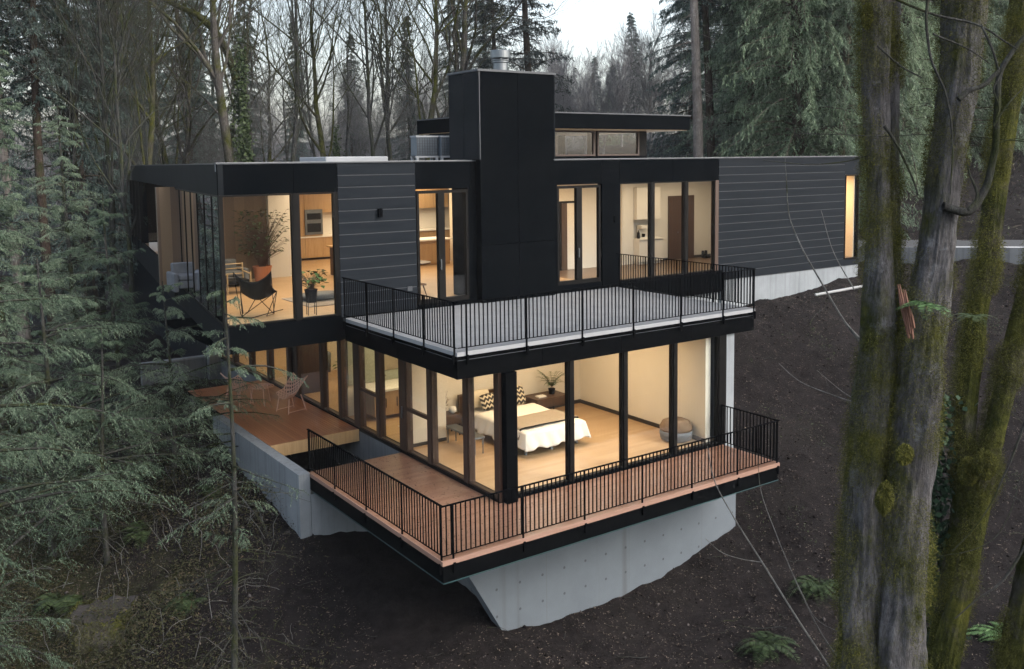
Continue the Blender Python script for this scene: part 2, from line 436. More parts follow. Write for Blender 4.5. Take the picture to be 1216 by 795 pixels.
# driveway beyond the right end of the house
def build_road():
    cl = [Vector((18.5, 20)), Vector((22.5, 13)), Vector((25.2, 8.3)), Vector((28.2, 3.6)), Vector((32.5, -2)), Vector((38, -9)), Vector((46, -18))]
    def strip(off0, off1, dz, n=60):
        V = []; 
        for i in range(n + 1):
            u = i / n * (len(cl) - 1); k = min(int(u), len(cl) - 2); w = u - k
            p = cl[k].lerp(cl[k+1], w); d = (cl[k+1] - cl[k]).normalized(); nn = Vector((-d.y, d.x))
            zc = float(gz(np.array([p.x]), np.array([p.y]), False)[0]) + .22
            for o in (off0, off1):
                q = p + nn * o; V.append((q.x, q.y, zc + dz))
        return V
    def slab(name, o0, o1, z0, z1, m, **k):
        a = strip(o0, o1, z0); b = strip(o0, o1, z1); mb = MB(); n = len(a) // 2
        mb.v = a + b; N = len(a)
        for i in range(n - 1):
            j = 2 * i
            mb.f += [(N+j, N+j+1, N+j+3, N+j+2), (j, j+2, N+j+2+0, N+j), (j+1, N+j+1, N+j+3, j+3)]
        o = mb.build(name, m); tag(o, kind='structure', **k); return o
    asph = mat('asphalt', (0.0315, 0.0336, 0.0364), (0.042, 0.0441, 0.0476), rough=.85, scale=6, bump=.2)
    slab('road', -2.1, 2.1, -.6, 0, asph, label='grey asphalt driveway passing the right end of the house')
    slab('kerb', -2.28, -2.1, -.6, .06, M['conc_warm'], label='pale concrete kerb along the near edge of the driveway')
    mk = MB(); s = strip(-1.5, -1.25, .005, 60)
    lo = 2 * 27; mk.v = s[lo:lo + 12]; mk.f = [(2*i, 2*i+1, 2*i+3, 2*i+2) for i in range(5)]
    tag(mk.build('road_marking', mat('white road paint', (.75, .76, .76), (.6, .6, .6), rough=.7)), 'short white painted line on the grey driveway', kind='structure')
build_road()
# ------------------------------------------------------------------ the house
FY = 5.52            # plane of the upper facade
Z0 = 0.08            # upper floor level
ZC = 3.20            # head of the upper glazing
ZR = 3.95            # top of the roof edge
ZS = -0.57           # underside of the upper slab
ZL = -3.39           # lower floor level
SK = R(9.0)          # the west wall runs 9 degrees off square
WC = Vector((-3.04, FY)); WD = Vector((math.sin(SK), math.cos(SK)))
def W(l, inset=0.0):
    p = WC + WD * l + Vector((WD.y, -WD.x)) * inset
    return (p.x, p.y)
XE = 21.54           # east end
YB = 15.0            # back of the east part
H = thing('modern_house', (4, 5, -3.44), 'black two storey modern house with lit glass walls and railed decks on a dark slope', 'house')

def part(mb, name, m, parent=H, **k):
    return mb.build(name, M[m] if isinstance(m, str) else m, parent, **k)

# --- slabs, ceilings, roof
LW = 28.0
up_poly = [W(0), (XE, FY), (XE, YB), (12, YB), (12, 33), W(LW)]
def inset_poly(d):
    l0 = (d + d * math.sin(SK)) / math.cos(SK)
    return [W(l0, d), (XE - d, FY + d), (XE - d, YB - d), (12 - d, YB - d), (12 - d, 33 - d), W(LW - d, d)]
part(MB().prism([W(.02, .02)[:1] + (FY + .02,), (8.5, FY + .02), (8.5, 32.9), W(LW - .1, .02)], ZS + .02, Z0 - .02), 'floor_slab', 'steel')
part(MB().prism([W(.2, .2)[:1] + (FY + .13,), (8.9, FY + .13), (8.9, 14.8), (8.9, 32), W(LW - 1, .25)], Z0 - .018, Z0), 'floor', 'oak')
part(MB().prism([(8.905, FY + .13), (XE - .2, FY + .13), (XE - .2, YB - .2), (8.905, YB - .2)], Z0 - .2, Z0), 'floor', 'oak_dark')
o = part(MB().prism(inset_poly(.10), ZC + .04, ZC + .10), 'ceiling', 'ceiling')
part(MB().prism(inset_poly(.06), ZC + .11, ZR - .10), 'roof', 'membrane')

# west wing fascia (band above the glass) and the parapet flashing
def band(p, q, t, z0, z1, name, m):
    return part(MB().wallbox(p, q, t, z0, z1), name, m)
band(W(LW), W(.0), .12, ZC, ZR - .03, 'fascia', 'panel_lit')
band(W(LW, -.02), W(-.01, -.02), .18, ZR - .03, ZR, 'flashing', 'flash')
# front band in panels with open joints
def panels(xs, z0, z1, y, name='fascia', m='panel', t=.1, gap=.012):
    mb = MB()
    for a, b in zip(xs[:-1], xs[1:]):
        mb.box(a + gap / 2, b - gap / 2, y, y + t, z0, z1)
    return part(mb, name, m)
panels([-3.04, -1.2, -.05], ZC, ZR - .03, FY)
panels([2.17, 3.9, 4.06], ZC, ZR - .03, FY)
panels([6.66, 8.6, 9.33, 11.6, 13.72], ZC, ZR - .03, FY)
part(MB().box(-3.08, 4.07, FY - .02, FY + .2, ZR - .029, ZR + .002), 'flashing', 'flash')
part(MB().box(6.67, XE + .02, FY - .02, FY + .2, ZR - .028, ZR + .002), 'flashing', 'flash')
part(MB().box(-3.0, XE, FY + .201, FY + .32, ZR - .2, ZR + .012), 'parapet', 'membrane')
# base band of the overhanging corner
panels([-3.04, -.003], ZS, Z0 - .01, FY, 'fascia', 'panel', .1)
band(W(LW), W(.0), .12, ZS, Z0 - .01, 'fascia', 'panel_lit')
part(MB().wallbox(W(LW, -.10), W(9.4, -.10), .1, ZS + .05, Z0 + .42), 'parapet', 'panel_lit')
part(MB().box(-3.0, 0, FY + .1, FY + 6, ZS - .0, ZS + .018), 'soffit', 'steel')

# --- siding walls: boards with pale metal reveals
def siding(x0, x1, z0, z1, y, n, slant=0):
    h = (z1 - z0) / n; mb = MB(); rv = MB()
    for i in range(n):
        mb.box(x0, x1, y, y + .05, z0 + i * h + .011, z0 + (i + 1) * h - .011)
    w = part(mb, 'siding', 'siding')
    for i in range(1, n):
        rv.box(x0 + .01, x1 - .01, y + .012, y + .045, z0 + i * h - .010, z0 + i * h + .010)
    part(rv, 'trim', 'reveal', w)
    part(MB().box(x0 + .005, x1 - .005, y + .051, y + .14, z0, z1), 'wall', 'siding')
    return w
siding(-.045, 2.165, .02, ZR - .04, FY - .012, 13)
siding(13.73, 20.6, -.20, ZR - .04, FY - .012, 15)
part(MB().box(20.6, XE, FY - .01, FY + .1, ZC + .06, ZR - .04), 'fascia', 'siding')
part(MB().box(20.6, XE, FY - .01, FY + .1, -.2, .02), 'fascia', 'siding')
part(MB().box(XE - .12, XE, FY + .1, YB, -.2, ZR - .03), 'wall', 'siding')
part(MB().box(12, XE - .12, YB - .12, YB, -.2, ZR - .03), 'wall', 'siding')
part(MB().box(11.88, 12, YB, 33, -.2, ZR - .03), 'wall', 'siding')
part(MB().prism([W(LW), (12, 33), (12, 32.88), W(LW - .12)], -.2, ZR - .03), 'wall', 'siding')
# wall light and socket plate on the siding
o = part(MB().box(1.03, 1.14, FY - .11, FY - .012, 2.52, 2.74), 'wall_light', 'steel', bevel=.01)
part(MB().box(1.86, 2.0, FY - .03, FY - .012, .52, .64), 'socket_cover', 'flash')

# --- glazing
def window(x0, x1, z0, z1, y=FY, fr=.05, depth=.12, m='frame', glass='glass', mid=None, axis='x', vmid=None):
    """a fixed window or glazed door in a wall along x (or along y), frame as the part, pane as its sub-part"""
    f = MB(); p = MB()
    def b(mb, a0, a1, d0, d1, c0, c1):
        if axis == 'x': mb.box(a0, a1, y + d0, y + d1, c0, c1)
        else: mb.box(y + d0, y + d1, a0, a1, c0, c1)
    b(f, x0, x0 + fr, 0, depth, z0, z1); b(f, x1 - fr, x1, 0, depth, z0, z1)
    b(f, x0 + fr, x1 - fr, 0, depth, z0, z0 + fr); b(f, x0 + fr, x1 - fr, 0, depth, z1 - fr, z1)
    if mid is not None: b(f, x0 + fr, x1 - fr, .01, depth - .01, mid - .045, mid + .045)
    if vmid is not None: b(f, vmid - .055, vmid + .055, .012, depth - .012, z0 + fr, z1 - fr)
    b(p, x0 + fr - .01, x1 - fr + .01, depth * .5 - .006, depth * .5 + .006, z0 + fr - .01, z1 - fr + .01)
    w = part(f, 'window', m)
    part(p, 'pane', glass, w)
    return w
def post(x0, x1, y0, y1, z0, z1, m='frame', name='post'):
    return part(MB().box(x0, x1, y0, y1, z0, z1), name, m)

# living room corner
window(-2.98, -1.24, Z0, ZC - .005, fr=.035)
window(-1.10, -.14, Z0, ZC - .005, fr=.035)
post(-1.24, -1.10, FY - .01, FY + .2, Z0 - .009, ZC, 'frame')
post(-.14, -.046, FY + .0, FY + .2, Z0 - .009, ZC, 'frame')
post(-3.04, -2.982, FY - .0, FY + .1, Z0 - .009, ZC - .002, 'frame')
# west glass wall
NP = 7
for i in range(NP):
    a, b = .06 + i * 1.345, .06 + (i + 1) * 1.345
    f = MB().wallbox(W(b - .055, .012), W(b, .012), -.12, Z0, ZC)
    f.wallbox(W(a, .016), W(b - .056, .016), -.09, Z0, Z0 + .05); f.wallbox(W(a, .016), W(b - .056, .016), -.09, ZC - .05, ZC)
    w = part(f, 'window', 'frame')
    part(MB().wallbox(W(a - .003, .03), W(b - .058, .03), -.012, Z0 + .045, ZC - .045), 'pane', 'glass_side', w)
# terrace cut into the west wing
LT0, LT1 = 9.5, 22.0
part(MB().wallbox(W(LT0, .02), W(LT0, 3.2), .1, Z0, ZC + .03), 'terrace_wall', 'walnut')
part(MB().wallbox(W(LT0 + .0, 3.2), W(LT1, 3.2), -.1, Z0, ZC + .03), 'terrace_wall', 'walnut')
for l in (LT0 + 7.6, LT0 + 9.2): part(MB().wallbox(W(l, 3.02), W(l + .35, 3.02), .1, Z0, ZC), 'door_frame', 'cab')
part(MB().wallbox(W(LT1, 3.2), W(LT1, .2), .1, Z0, .5), 'terrace_wall', 'white')
f = MB().wallbox(W(LT1 + .02, 3.18), W(LT1 + .02, .2), .08, .501, .56); f.wallbox(W(LT1 + .02, 3.18), W(LT1 + .02, .2), .08, ZC - .06, ZC)
f.wallbox(W(LT1 + .02, 1.7), W(LT1 + .02, 1.6), .08, .56, ZC - .06)
w = part(f, 'window', 'frame'); part(MB().wallbox(W(LT1 + .05, 3.18), W(LT1 + .05, .2), .012, .55, ZC - .05), 'pane', 'glass_side', w)
for l in (LT1, LT1 + 2, LT1 + 4, LT1 + 5.8):
    post0 = MB().wallbox(W(l, .02), W(l + .12, .02), .14, Z0 - .005, ZC); part(post0, 'post', 'frame')

# french door by the siding
def french(x0, x1, z0, z1, xm):
    f = MB(); y = FY
    f.box(x0, x0 + .07, y, y + .12, z0, z1); f.box(x1 - .07, x1, y, y + .12, z0, z1)
    f.box(x0 + .07, x1 - .07, y, y + .12, z1 - .08, z1); f.box(x0 + .07, x1 - .07, y, y + .12, z0, z0 + .12)
    f.box(xm - .1, xm + .1, y - .004, y + .125, z0 + .12, z1 - .08)
    d = part(f, 'glazed_door', 'frame')
    for a, b in ((x0 + .07, xm - .1), (xm + .1, x1 - .07)):
        part(MB().box(a - .01, b + .01, y + .05, y + .062, z0 + .11, z1 - .07), 'pane', 'glass', d)
    part(MB().box(xm - .07, xm - .05, y - .07, y - .03, 1.02, 1.3).box(xm - .07, xm - .05, y - .03, y - .004, 1.05, 1.08).box(xm - .07, xm - .05, y - .03, y - .004, 1.24, 1.27), 'handle', 'galv', d)
french(2.2, 3.8, .12, 3.16, 2.95)
post(2.17, 4.06, FY - .004, FY + .14, -.01, .118, 'panel', 'sill')
post(3.802, 4.06, FY + .002, FY + .2, .12, ZC, 'panel', 'wall')
french(6.9, 8.56, .22, 3.17, 7.73)
post(6.66, 8.6, FY - .004, FY + .14, -.01, .218, 'panel', 'sill')
post(6.66, 6.898, FY + .002, FY + .2, .22, ZC, 'panel', 'wall')
post(8.6, 9.33, FY - .03, FY + .2, -.4, ZC, 'panel', 'wall')
part(MB().box(9.05, 9.13, FY - .09, FY - .03, 2.0, 2.2), 'wall_light', 'steel')
# bay glazing on the right
for a, b in ((9.33, 10.64), (10.78, 12.14), (12.28, 13.56)):
    window(a, b, .16, ZC - .004, fr=.03)
for a, b in ((10.64, 10.78), (12.14, 12.28)): post(a, b, FY - .02, FY + .14, .1, ZC, 'frame')
post(13.56, 13.72, FY - .02, FY + .18, .1, ZC, 'frame_wood')
part(MB().box(9.332, 13.9, FY - .06, FY + .2, -.57, .158), 'sill', 'panel')
part(MB().box(13.72, 13.9, FY - .0, FY + .0 + .0 + .1, -.57, -.2), 'wall', 'panel')
# lit window at the east end with a drawn roller blind
w = window(20.66, XE - .04, .04, ZC + .05, fr=.04)
part(MB().box(XE - .17, XE - .125, FY + .14, YB - .2, Z0, ZC + .03), 'partition', 'plaster')
part(MB().box(18.03, XE - .18, 8.2, 8.3, Z0, ZC + .03), 'partition', 'plaster')

# --- chimney mass
ch = MB()
for a, b in ((4.08, 5.36), (5.36, 6.64)):
    ch.box(a + .006, b - .006, 5.30, 5.36, ZR + .0, 6.36)
    ch.box(a + .006, b - .006, 5.30, 5.36, 1.62, ZR - .012)
    ch.box(a + .006, b - .006, 5.30, 5.36, -.02, 1.608)
ch.box(4.09, 6.63, 5.361, 6.84, -.02, 6.35)
chim = part(ch, 'chimney', 'panel')
sd = MB()
for a, b in ((5.30, 6.08), (6.08, 6.85)):
    sd.box(4.05, 4.088, a + .006, b - .006, ZR + .02, 6.35)
part(sd, 'side_panel', 'panel_lit', chim)
part(MB().box(6.632, 6.67, 5.30, 6.85, ZR + .02, 6.35), 'side_panel', 'panel_lit', chim)
part(MB().box(4.02, 6.70, 5.27, 6.88, 6.361, 6.42).box(4.068, 4.092, 5.283, 5.299, 3.97, 6.36), 'cap', 'flash', chim)
fl = MB().lathe([(.21, 6.42), (.21, 6.70), (.24, 6.72), (.24, 6.76)], (5.37, 6.15, 0), 28)
part(fl, 'flue', 'galv', chim, smooth=False)
fl = MB().lathe([(.28, 6.84), (.29, 6.85), (.29, 7.05), (.28, 7.06)], (5.37, 6.15, 0), 28)
for k in range(6):
    a = k * math.pi / 3; fl.box(5.37 + .24 * math.cos(a) - .01, 5.37 + .24 * math.cos(a) + .01, 6.15 + .24 * math.sin(a) - .01, 6.15 + .24 * math.sin(a) + .01, 6.76, 6.9)
fl.lathe([(.24, 6.765), (.27, 6.78), (.27, 6.795), (.24, 6.80)], (5.37, 6.15, 0), 28)
part(fl, 'flue_cap', 'galv', chim)

# --- clerestory with its own flat roof
cz = part(MB().box(7.0, 14.38, 7.5, 14.0, 4.94, 5.42), 'upper_roof', 'panel')
part(MB().box(6.97, 14.41, 7.47, 14.03, 5.421, 5.46), 'flashing', 'flash', cz)
part(MB().box(7.05, 14.3, 7.55, 13.95, 4.92, 4.939), 'soffit', 'cab', cz)
for yy, nm in ((8.5, 0), (13.2, 1)):
    for a, b in ((7.2, 9.0), (9.06, 10.85), (10.97, 12.9)):
        window(a, b, 4.06, 4.915, yy, fr=.06, depth=.1, m='frame_wood')
    post(12.9, 13.25, yy - .0, yy + .2, 3.9, 4.918, 'frame')
    part(MB().box(7.2, 13.25, yy - .01, yy + .15, 3.86, 4.058), 'sill', 'panel')
post(9.55, 9.75, 9.2, 9.4, 3.9, 4.918, 'walnut'); post(11.25, 11.5, 9.2, 9.4, 3.9, 4.918, 'walnut')
part(MB().box(7.05, 7.2, 8.5, 13.2, ZR, 4.918), 'upper_wall', 'panel_lit')
# roof hatch
part(MB().box(2.5, 4.75, 12.0, 14.2, ZR - .1, 4.13), 'skylight', 'membrane', bevel=.03)

# --- foundation
fo = MB().box(9.35, XE, FY + .1, FY + .45, -5.2, -.572)
fo.box(13.92, XE, FY + .02, FY + .1, -3.4, -.202)
part(fo, 'foundation', 'conc')
part(MB().box(1.05, 1.35, .5, 20.0, -8, -3.46), 'foundation', 'conc_warm')
part(MB().box(.6, 1.05, 19.0, 19.3, -7, -2.75), 'foundation', 'conc_warm')
# raking concrete wall carrying the lower deck
kw = MB(); prof = [(-.35, -3.88), (8.46, -3.88), (8.46, -7.2), (1.55, -7.2)]
n = len(kw.v)
kw.v += [(x, 0.0, z) for x, z in prof] + [(x, .32, z) for x, z in prof]
kw.f += [(0, 3, 2, 1), (4, 5, 6, 7)] + [(i, (i + 1) % 4, 4 + (i + 1) % 4, 4 + i) for i in range(4)]
cm, t, b = base_mat('form-marked concrete')
x, y, z = t.xyz()
nn = t.noise(.8, 6, .6); fine = t.noise(26, 4, .7)
cc = t.ramp(nn, [(.3, (0.1116, 0.1324, 0.1544)), (.7, (0.08496, 0.1016, 0.1212))])
stn = t.noise(1.1, 3, .5, t.scaled(2.1, 2.1, .05))
cc = t.mix(t.math('MULTIPLY', t.ramp(stn, [(.60, (0, 0, 0)), (.74, (1, 1, 1))]), .75), cc, (.068, .077, .085))
u = t.math('SUBTRACT', t.math('FRACT', t.math('DIVIDE', t.math('ADD', x, 40), .62)), .5); v = t.math('SUBTRACT', t.math('FRACT', t.math('DIVIDE', t.math('ADD', z, 40), .61)), .5)
rr = t.math('SQRT', t.math('ADD', t.math('MULTIPLY', u, u), t.math('MULTIPLY', v, v)))
cc = t.mix(t.math('MULTIPLY', t.math('LESS_THAN', rr, .05), .65), cc, (.022, .026, .030))
jn = t.math('LESS_THAN', t.math('ABSOLUTE', t.math('SUBTRACT', t.math('FRACT', t.math('DIVIDE', t.math('ADD', x, 40.2), 2.48)), .5)), .006)
cc = t.mix(t.math('MULTIPLY', jn, .30), cc, (.075, .083, .091))
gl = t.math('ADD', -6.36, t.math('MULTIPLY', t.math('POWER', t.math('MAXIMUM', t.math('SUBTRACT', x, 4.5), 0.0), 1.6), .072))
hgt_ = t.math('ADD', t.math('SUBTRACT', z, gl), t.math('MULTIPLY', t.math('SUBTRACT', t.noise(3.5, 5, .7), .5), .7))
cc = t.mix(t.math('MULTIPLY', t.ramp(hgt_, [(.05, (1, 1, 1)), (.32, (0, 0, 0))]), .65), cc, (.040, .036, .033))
t.link(cc, b.inputs['Base Color']); b.inputs['Roughness'].default_value = .85; t.link(t.bump(fine, .15, .008), b.inputs['Normal'])
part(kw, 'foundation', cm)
part(MB().box(8.14, 8.46, .1, 5.6, ZL - .5, ZS - .002), 'column', 'conc')
part(MB().box(8.14, 8.46, .33, 5.6, -6.5, ZL - .502), 'foundation', 'conc')
# concrete side wall along the step deck
part(MB().box(-1.78, -1.5, 4.36, 10.9, -8, -3.42), 'side_wall', 'conc')
part(MB().box(-1.49, 1.05, 4.36, 4.62, -8, -3.95), 'side_wall', 'conc')
rw = thing('retaining_wall', (-.4, 19.5, -4.2), 'low grey concrete retaining wall half hidden by fir boughs left of the house', 'wall')
part(MB().box(-1.75, .59, 19.4, 19.65, -7, -3.42), 'wall', 'conc_warm', rw)
part(MB().box(-1.78, .59, 19.37, 19.68, -3.419, -3.36), 'coping', 'conc', rw)

# --- lower storey: slab, floor, ceiling, walls
lower = [(1.1, .12), (8.14, .12), (8.14, 20), (1.1, 20)]
part(MB().prism(lower, -3.86, ZL - .012), 'floor_slab', 'steel')
part(MB().prism([(1.2, .2), (8.13, .2), (8.13, 19.9), (1.2, 19.9)], ZL - .011, ZL), 'floor', 'oak')
part(MB().prism([(1.2, .2), (8.13, .2), (8.13, 19.9), (1.2, 19.9)], ZS - .04, ZS - .003), 'ceiling', 'ceiling')
part(MB().box(7.62, 7.8, .3, 5.4, ZL, ZS - .041), 'partition', 'plaster')
part(MB().box(7.60, 7.619, .3, 5.39, ZL, ZL + .11), 'baseboard', 'base')
part(MB().box(2.4, 7.62, 5.4, 5.55, ZL, ZS - .041), 'partition', 'plaster')
part(MB().box(2.42, 7.60, 5.381, 5.399, ZL, ZL + .11), 'baseboard', 'base')
part(MB().box(1.35, 2.4, 4.55, 4.7, ZL, ZS - .041), 'partition', 'plaster')
part(MB().box(1.35, 2.4, 4.531, 4.549, ZL, ZL + .09), 'baseboard', 'base')
part(MB().box(1.35, 5.2, 8.3, 8.45, ZL, ZS - .041), 'partition', 'plaster')
part(MB().box(5.2, 5.35, 5.55, 19.8, ZL, ZS - .041), 'partition', 'plaster')
part(MB().box(2.2, 5.2, 14.2, 14.35, ZL, ZS - .041), 'partition', 'plaster')
part(MB().box(5.18, 5.199, 8.46, 14.19, ZL, ZL + .09), 'baseboard', 'base')
part(MB().box(1.1, 8.1, 19.8, 20, ZL, ZS - .041), 'wall', 'plaster')
part(MB().box(8.13, 8.3, 5.6, 20, ZL, ZS), 'wall', 'conc')
# front glass wall
for a, b in ((1.43, 3.0), (3.12, 4.63), (4.75, 6.27), (6.39, 7.88)):
    window(a, b, ZL + .01, ZS - .004, .1, fr=.03, m='frame')
for a, b in ((3.0, 3.12), (4.63, 4.75), (6.27, 6.39), (7.88, 8.138)): post(a, b, .07, .20, ZL - .05, ZS - .002, 'frame')
part(MB().box(1.43, 8.14, .06, .24, -3.439, ZL + .008), 'sill', 'panel')
post(1.14, 1.42, -.10, .13, -3.439, ZS - .002, 'steel', 'column')
# side glass wall
S = [.17, 1.45, 3.1, 4.4, 5.85, 7.08, 8.25, 9.55, 11.5, 12.2, 14.0, 15.8, 17.6, 19.6]
for i, (a, b) in enumerate(zip(S[:-1], S[1:])):
    wide = {3: .0}.get(i, 0)
    a2 = a + (.22 if a in (4.4, 7.08) else .09); b2 = b - (.12 if b in (4.4, 7.08) else .09)
    window(a2, b2, ZL + .01, ZS - .004, 1.08, fr=.04, depth=.1, m='frame_wood', axis='y', mid=(-2.28 if i in (2, 4) else None))
for s in S:
    w2 = .24 if s in (4.4, 7.08) else .1
    post(1.06, 1.26, s - (.13 if w2 > .2 else .088), s + (w2 - .03 if w2 > .2 else .088), ZL - .05, ZS - .002, 'frame_wood')
part(MB().box(1.2, 1.9, 11.55, 12.15, ZL, ZS - .05), 'partition', 'walnut')
part(MB().box(1.04, 1.30, .165, 19.8, -3.457, ZL + .008), 'sill', 'frame')
part(MB().box(1.03, 1.058, 4.43, 4.47, ZL + .85, ZL + 1.15), 'handle', 'galv')
part(MB().wallbox((1.1, 20), (1.1, 33), -.2, -8, ZS), 'wall', 'siding')  # concrete wall given the dark siding colour to look shaded

# --- decks
def boards(mb, axis, a0, a1, b0, b1, z0, z1, w, gap=.006):
    n = max(1, round((a1 - a0) / w)); s = (a1 - a0) / n
    for i in range(n):
        p, q = a0 + i * s + gap / 2, a0 + (i + 1) * s - gap / 2
        if axis == 'y': mb.box(b0, b1, p, q, z0, z1)
        else: mb.box(p, q, b0, b1, z0, z1)
LX, LY, LZ, LX2, LY2 = -1.486, -1.79, -3.44, 7.985, 4.52
d1 = MB()
boards(d1, 'y', LY + .03, .055, LX + .03, LX2 - .03, LZ - .03, LZ, .14)
boards(d1, 'y', .06, LY2 - .02, LX + .03, 1.035, LZ - .03, LZ, .14)
low_deck = part(d1, 'deck', 'deck_x')
part(MB().box(LX, LX2, LY, LY + .028, LZ - .085, LZ + .004).box(LX, LX + .028, LY + .028, LY2, LZ - .085, LZ + .004).box(LX2 - .028, LX2, LY + .028, .05, LZ - .085, LZ + .004), 'edge_board', 'cedar', low_deck)
ff = MB().box(LX + .03, LX2 - .03, LY + .03, LY + .13, LZ - .42, LZ - .087).box(LX + .03, LX + .13, LY + .13, LY2 - .02, LZ - .42, LZ - .087).box(LX2 - .13, LX2 - .03, LY + .13, .05, LZ - .42, LZ - .087)
ff.box(LX + .13, LX2 - .13, LY + .13, .05, LZ - .40, LZ - .05).box(LX + .13, 1.03, .05, LY2 - .03, LZ - .40, LZ - .05)
part(ff, 'fascia', 'steel', low_deck)
part(MB().box(LX + .02, LX2 - .02, LY + .015, LY + .05, LZ - .435, LZ - .421).box(LX + .015, LX + .05, LY + .05, LY2 - .02, LZ - .435, LZ - .421), 'trim', mat('dark green drip edge', (.02, .05, .055), (.025, .06, .065), rough=.4), low_deck)
# step deck
d2 = MB(); boards(d2, 'x', -1.5, 1.035, 7.0, 14.4, LZ, LZ + .03, .09, .007)
sd = part(d2, 'deck', 'deck_y')
part(MB().box(-1.5, 1.035, 6.96, 6.998, LZ - .30, LZ + .03), 'edge_board', 'cab', sd)
part(MB().box(-1.48, 1.03, 7.0, 14.4, LZ - .3, LZ - .002), 'fascia', 'steel', sd)

# upper deck with pale tiles
UX2 = 9.113
d3 = MB(); nx, ny = 15, 9
for i in range(nx):
    for j in range(ny):
        a, b = UX2 / nx * i, (FY - .06) / ny * j
        d3.box(a + .003, a + UX2 / nx - .003, b + .003, b + (FY - .06) / ny - .003, -.05, 0)
up_deck = part(d3, 'deck', 'paver')
part(MB().box(-.01, UX2 + .01, -.01, 0.0, -.085, .004).box(-.01, 0, 0.001, FY - .07, -.085, .004).box(UX2, UX2 + .01, .001, FY - .07, -.085, .004), 'edge_trim', mat('pale aluminium edge', (0.2508, 0.264, 0.2838), (0.2772, 0.2904, 0.3102), rough=.5, metal=.2), up_deck)
ff = MB()
for a, b in ((0, 2.2), (2.2, 4.5), (4.5, 6.8), (6.8, UX2)):
    ff.box(a + .004, b - .004, .015, .1, -.57, -.185); ff.box(a + .002, b - .002, .03, .1, -.184, -.09)
for a, b in ((.1, 2.7), (2.7, FY - .07)):
    ff.box(.015, .1, a + .004, b - .004, -.57, -.185); ff.box(.03, .1, a + .002, b - .002, -.184, -.09)
    ff.box(UX2 - .1, UX2 - .015, a + .004, b - .004, -.57, -.09)
ff.box(.1, UX2 - .1, .1, FY - .02, -.565, -.053)
part(ff, 'fascia', 'steel', up_deck)
part(MB().box(.02, UX2 - .02, .008, .03, -.182, -.172).box(.008, .03, .03, FY - .1, -.182, -.172), 'trim', 'flash', up_deck)

def railing(p, q, z, deck, posts, out, step=.106):
    """steel railing from p to q in plan: flat top rail, bottom rail, square bars, side-fixed posts"""
    p = Vector((p[0], p[1], 0)); q = Vector((q[0], q[1], 0)); L = (q - p).length; u = (q - p) / L; o = Vector((out[0], out[1], 0))
    mb = MB(); zv = Vector((0, 0, 1))
    mid = (p + q) / 2
    mb.obox(mid + zv * (z + 1.045), u * (L / 2), o * .024, zv * .009)
    mb.obox(mid + zv * (z + .095), u * (L / 2), o * .010, zv * .008)
    n = int(L / step); s = L / n
    for i in range(1, n):
        mb.obox(p + u * (i * s) + zv * (z + .571), u * .0105, o * .009, zv * .467)
    r = part(mb, 'railing', 'steel', deck)
    for a in posts:
        m2 = MB(); c = p + u * a
        m2.obox(c + zv * (z + .42), u * .016, o * .014, zv * .618)
        m2.obox(c + o * .034 + zv * (z - .16), u * .022, o * .02, zv * .10)
        m2.build('post', M['steel'], deck)
    return r
railing((-.0, -.02), (UX2, -.02), 0, up_deck, [.22, 1.75, 3.3, 4.85, 6.4, 7.9, 9.06], (0, -1))
railing((-.02, .0), (-.02, FY - .08), 0, up_deck, [.08, 1.35, 2.75, 4.1, 5.36], (-1, 0))
railing((UX2 - .02, 0.02), (UX2 - .02, FY - .12), 0, up_deck, [1.4, 2.8, 4.1], (1, 0))
railing((LX + .0, LY + .03), (LX2, LY + .03), LZ, low_deck, [.25, 1.85, 3.4, 5.0, 6.5, 8.0, 9.4], (0, -1))
railing((LX + .03, LY + .02), (LX + .03, LY2), LZ, low_deck, [.07, 1.6, 3.2, 4.8, 6.25], (-1, 0))
railing((LX2 - .03, LY + .04), (LX2 - .03, .08), LZ, low_deck, [1.8], (1, 0))
# ------------------------------------------------------------------ rooms seen through the glass (partitions belong to the house)
part(MB().box(-2.2, 1.35, 14.4, 14.55, Z0, ZC + .03), 'partition', mat_planks('forest reflection stripes', 'x', .34, (.09, .06, .042), (.20, .14, .085), along=6))  # dark stripes stand in for the forest reflected in the glass
part(MB().box(1.35, 2.25, 14.2, 14.55, Z0, ZC + .03), 'partition', 'white')
part(MB().box(2.25, 12.0, 19.4, 19.5, Z0, ZC + .03), 'partition', 'plaster')
part(MB().box(8.8, 13.2, 9.5, 9.6, Z0, ZC + .03), 'partition', 'white')
part(MB().box(12.8, 13.35, 9.3, 9.499, Z0, ZC + .03), 'partition', 'white')
part(MB().box(13.2, 21.4, 9.52, 9.62, Z0, ZC + .03), 'partition', 'white')
part(MB().box(17.9, 18.02, FY + .3, 9.51, Z0, ZC + .03), 'partition', 'white')
part(MB().box(8.8, 8.9, 9.61, 14.8, Z0, ZC + .03), 'partition', 'plaster')
part(MB().box(13.36, 17.89, 9.495, 9.518, Z0, Z0 + .09), 'baseboard', 'base')
part(MB().box(4.2, 6.6, 6.845, 6.95, Z0, ZC + .03), 'partition', 'walnut')
# inner doorway seen through the right glazed door
d = part(MB().box(10.05, 10.12, 9.44, 9.499, Z0, 2.5).box(10.9, 10.97, 9.44, 9.499, Z0, 2.5).box(10.121, 10.899, 9.44, 9.499, 2.43, 2.5), 'door_frame', 'black')
part(MB().box(10.125, 10.37, 9.45, 9.498, Z0, 2.425), 'opening', 'walnut', d)
part(MB().box(10.371, 10.895, 9.46, 9.498, Z0 + .02, 2.425), 'door', 'white', d)
